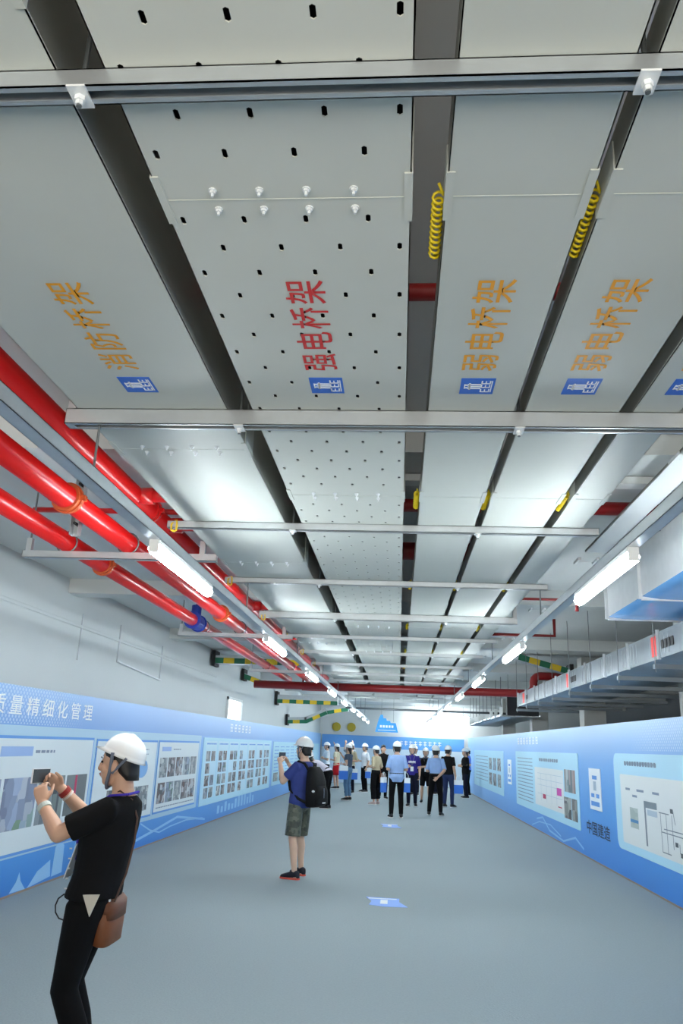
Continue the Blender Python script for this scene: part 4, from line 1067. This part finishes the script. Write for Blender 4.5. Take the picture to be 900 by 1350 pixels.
person('person in a white T-shirt with folded arms by the far left board', -2.75, 31.2, 110, 1.70, arms=('cross', 'cross'), top=WT, sleeve=.5, bottom=NAVY, **kw)
person('person in a cream top and red skirt with a bare arm raised', -2.42, 32.0, 60, 1.66, arms=('hold', 'raise'), top=CR, sleeve=.35, hem=.98, legs='skirt', bottom=REDC, hemz=.52, female=True, hair_long=True, **kw)
r = person('person in a slate top and light jeans holding a paper bag', -1.57, 25.7, 62, 1.66, arms=('hold', 'photo'), top=SL, sleeve=.3, hem=.97, bottom=DJ, female=True, hair_long=True, hemz=.13, **kw)
gift_bag('white and blue paper bag in front of the woman in jeans', (-1.70, 25.45, 1.16), 25, .27, .40)
person('person in beige behind the woman in jeans, only partly seen', -1.72, 29.6, 150, 1.72, arms=('hold', 'hold'), top=TAN, bottom=NAVY, **kw)
gift_bag('white and blue paper bag just right of the woman in jeans', (-1.60, 29.25, .98), 10, .30, .36)
r = person('person in a white shirt and dark trousers turned left, far behind', -1.25, 30.6, 120, 1.70, arms=('carry', 'hold'), top=WT, sleeve=.5, bottom=BLK2, **kw)
gift_bag('white and blue paper bag held by the man in the white shirt', (-1.12, 30.45, 1.0), 10, .2, .36)
person('person in a tan top and wide black trousers with a brown bag', -.66, 24.4, 55, 1.64, arms=('hold', 'hold'), top=TAN, sleeve=.6, hem=.98, bottom=BLK2, female=True, legw=.03, hemz=.16, shoes=mat('shoe_pink', (196, 170, 164), .6), **kw)
t = thing('shoulder_bag', 'brown shoulder bag at the hip of the person in tan', 'bag', (-.46, 24.42, .62), R(60))
q = MB(); q.loft([((0, 0, z), a_, b_, V((1, 0, 0)), V((0, 1, 0))) for z, a_, b_ in ((0, .10, .04), (.02, .13, .055), (.22, .12, .05), (.27, .09, .03))], 20, 3); q.build('bag_body', BRN, t, smooth=True)
q = MB(); q.tube([(-.09, 0, .25), (-.06, .06, .5), (-.02, .12, .78), (.05, .12, .8)], .009, 6); q.build('strap', BRN, t)
person('person in black standing behind the person in tan', -.50, 27.2, 190, 1.70, arms=('down', 'down'), top=BLK, sleeve=.5, bottom=BLK2, helmet=False, hair_long=True, **kw)
gift_bag('narrow white and blue paper bag beside the man in light blue, left one', (-.42, 24.25, .92), 70, .26, .42)
person('person seen from behind in a light blue shirt, black strap across the waist', -.03, 20.2, 8, 1.76, arms=('hold', 'hold'), top=LB, sleeve=.55, hem=.80, loose=.01, bottom=BLK2, belt=None, feet=((-.12, 0), (.12, .04)), vox=.011, cvox=.012)
o = [c for c in bpy.data.objects if c.name.startswith('shirt')][-1]
q = MB(); q.loft([((0, -.0, z*1.035), a_, b_, V((1, 0, 0)), V((0, 1, 0))) for z, a_, b_ in ((.985, .172, .125), (.985, .182, .136), (1.005, .182, .136), (1.005, .172, .125))], 24); q.build('waist_strap', BLACK, o.parent)
r = person('person in a purple T-shirt with white chest print and badge, facing us', .42, 24.4, 176, 1.72, arms=('carry', 'hold'), top=PUR, sleeve=.5, hem=.86, bottom=NAVY, lanyard=STRAP, badge=True, feet=((-.1, 0), (.1, .05)), **kw)
q = MB()
for k in range(7): q.box(-.10+.03*k, -.08+.03*k, .137, .142, 1.235, 1.275)
q.box(-.11, .11, .137, .142, 1.215, 1.225); q.build('chest_print', WHITE, r[0])
gift_bag('white and blue paper bag hanging from the hand of the person in purple', (.24, 24.2, .93), 0, .25, .40)
person('person in a black vest and black shorts with bare legs, facing us', .88, 26.2, 182, 1.64, arms=('hold', 'cross'), top=SL, sleeve=.4, vest=BLK, hem=.92, bottom=BLK2, hemz=.52, feet=((-.12, 0), (.13, .03)), lanyard=STRAP, badge=True, **kw)
person('person seen from behind in a light blue shirt and belted black trousers', .99, 21.5, -10, 1.70, arms=('hold', 'back'), top=LB, sleeve=.55, hem=1.0, loose=.006, bottom=BLK2, belt=BLACK, feet=((-.17, 0), (.13, .0)), vox=.011, cvox=.012)
person('person in a black T-shirt and dark jeans behind the right man in light blue', 1.50, 24.7, -30, 1.73, arms=('carry', 'carry'), top=BLK, sleeve=.45, bottom=DK, feet=((-.1, 0), (.12, .05)), **kw)
gift_bag('white and blue paper bag hanging at the right edge of the crowd', (1.80, 24.55, .92), 5, .26, .38)
person('person in a black jacket by the far end of the right hoarding', 2.42, 29.6, 100, 1.68, arms=('hold', 'hold'), top=BLK, sleeve=.95, hem=.80, loose=.02, bottom=NAVY, female=True, hair_long=True, **kw)
person('person in a bright blue shirt against the right hoarding, far off', 2.66, 31.4, 90, 1.72, arms=('hold', 'down'), top=cloth('bright_blue', (110, 140, 226)), sleeve=.5, bottom=BLK2, **kw)
person('person in a pale shirt between the two men in light blue, far behind', .62, 30.2, 170, 1.70, arms=('hold', 'hold'), top=WT, bottom=NAVY, **kw)
person('person in a pale blue top far behind the person in the vest', 1.40, 31.2, 60, 1.74, arms=('hold', 'hold'), top=cloth('ice', (176, 196, 222)), bottom=NAVY, **kw)
person('person holding up a camera far behind the woman in jeans', -2.0, 34.0, 20, 1.74, arms=('raise', 'raise'), top=cloth('grey', (150, 158, 166)), bottom=NAVY, **kw)
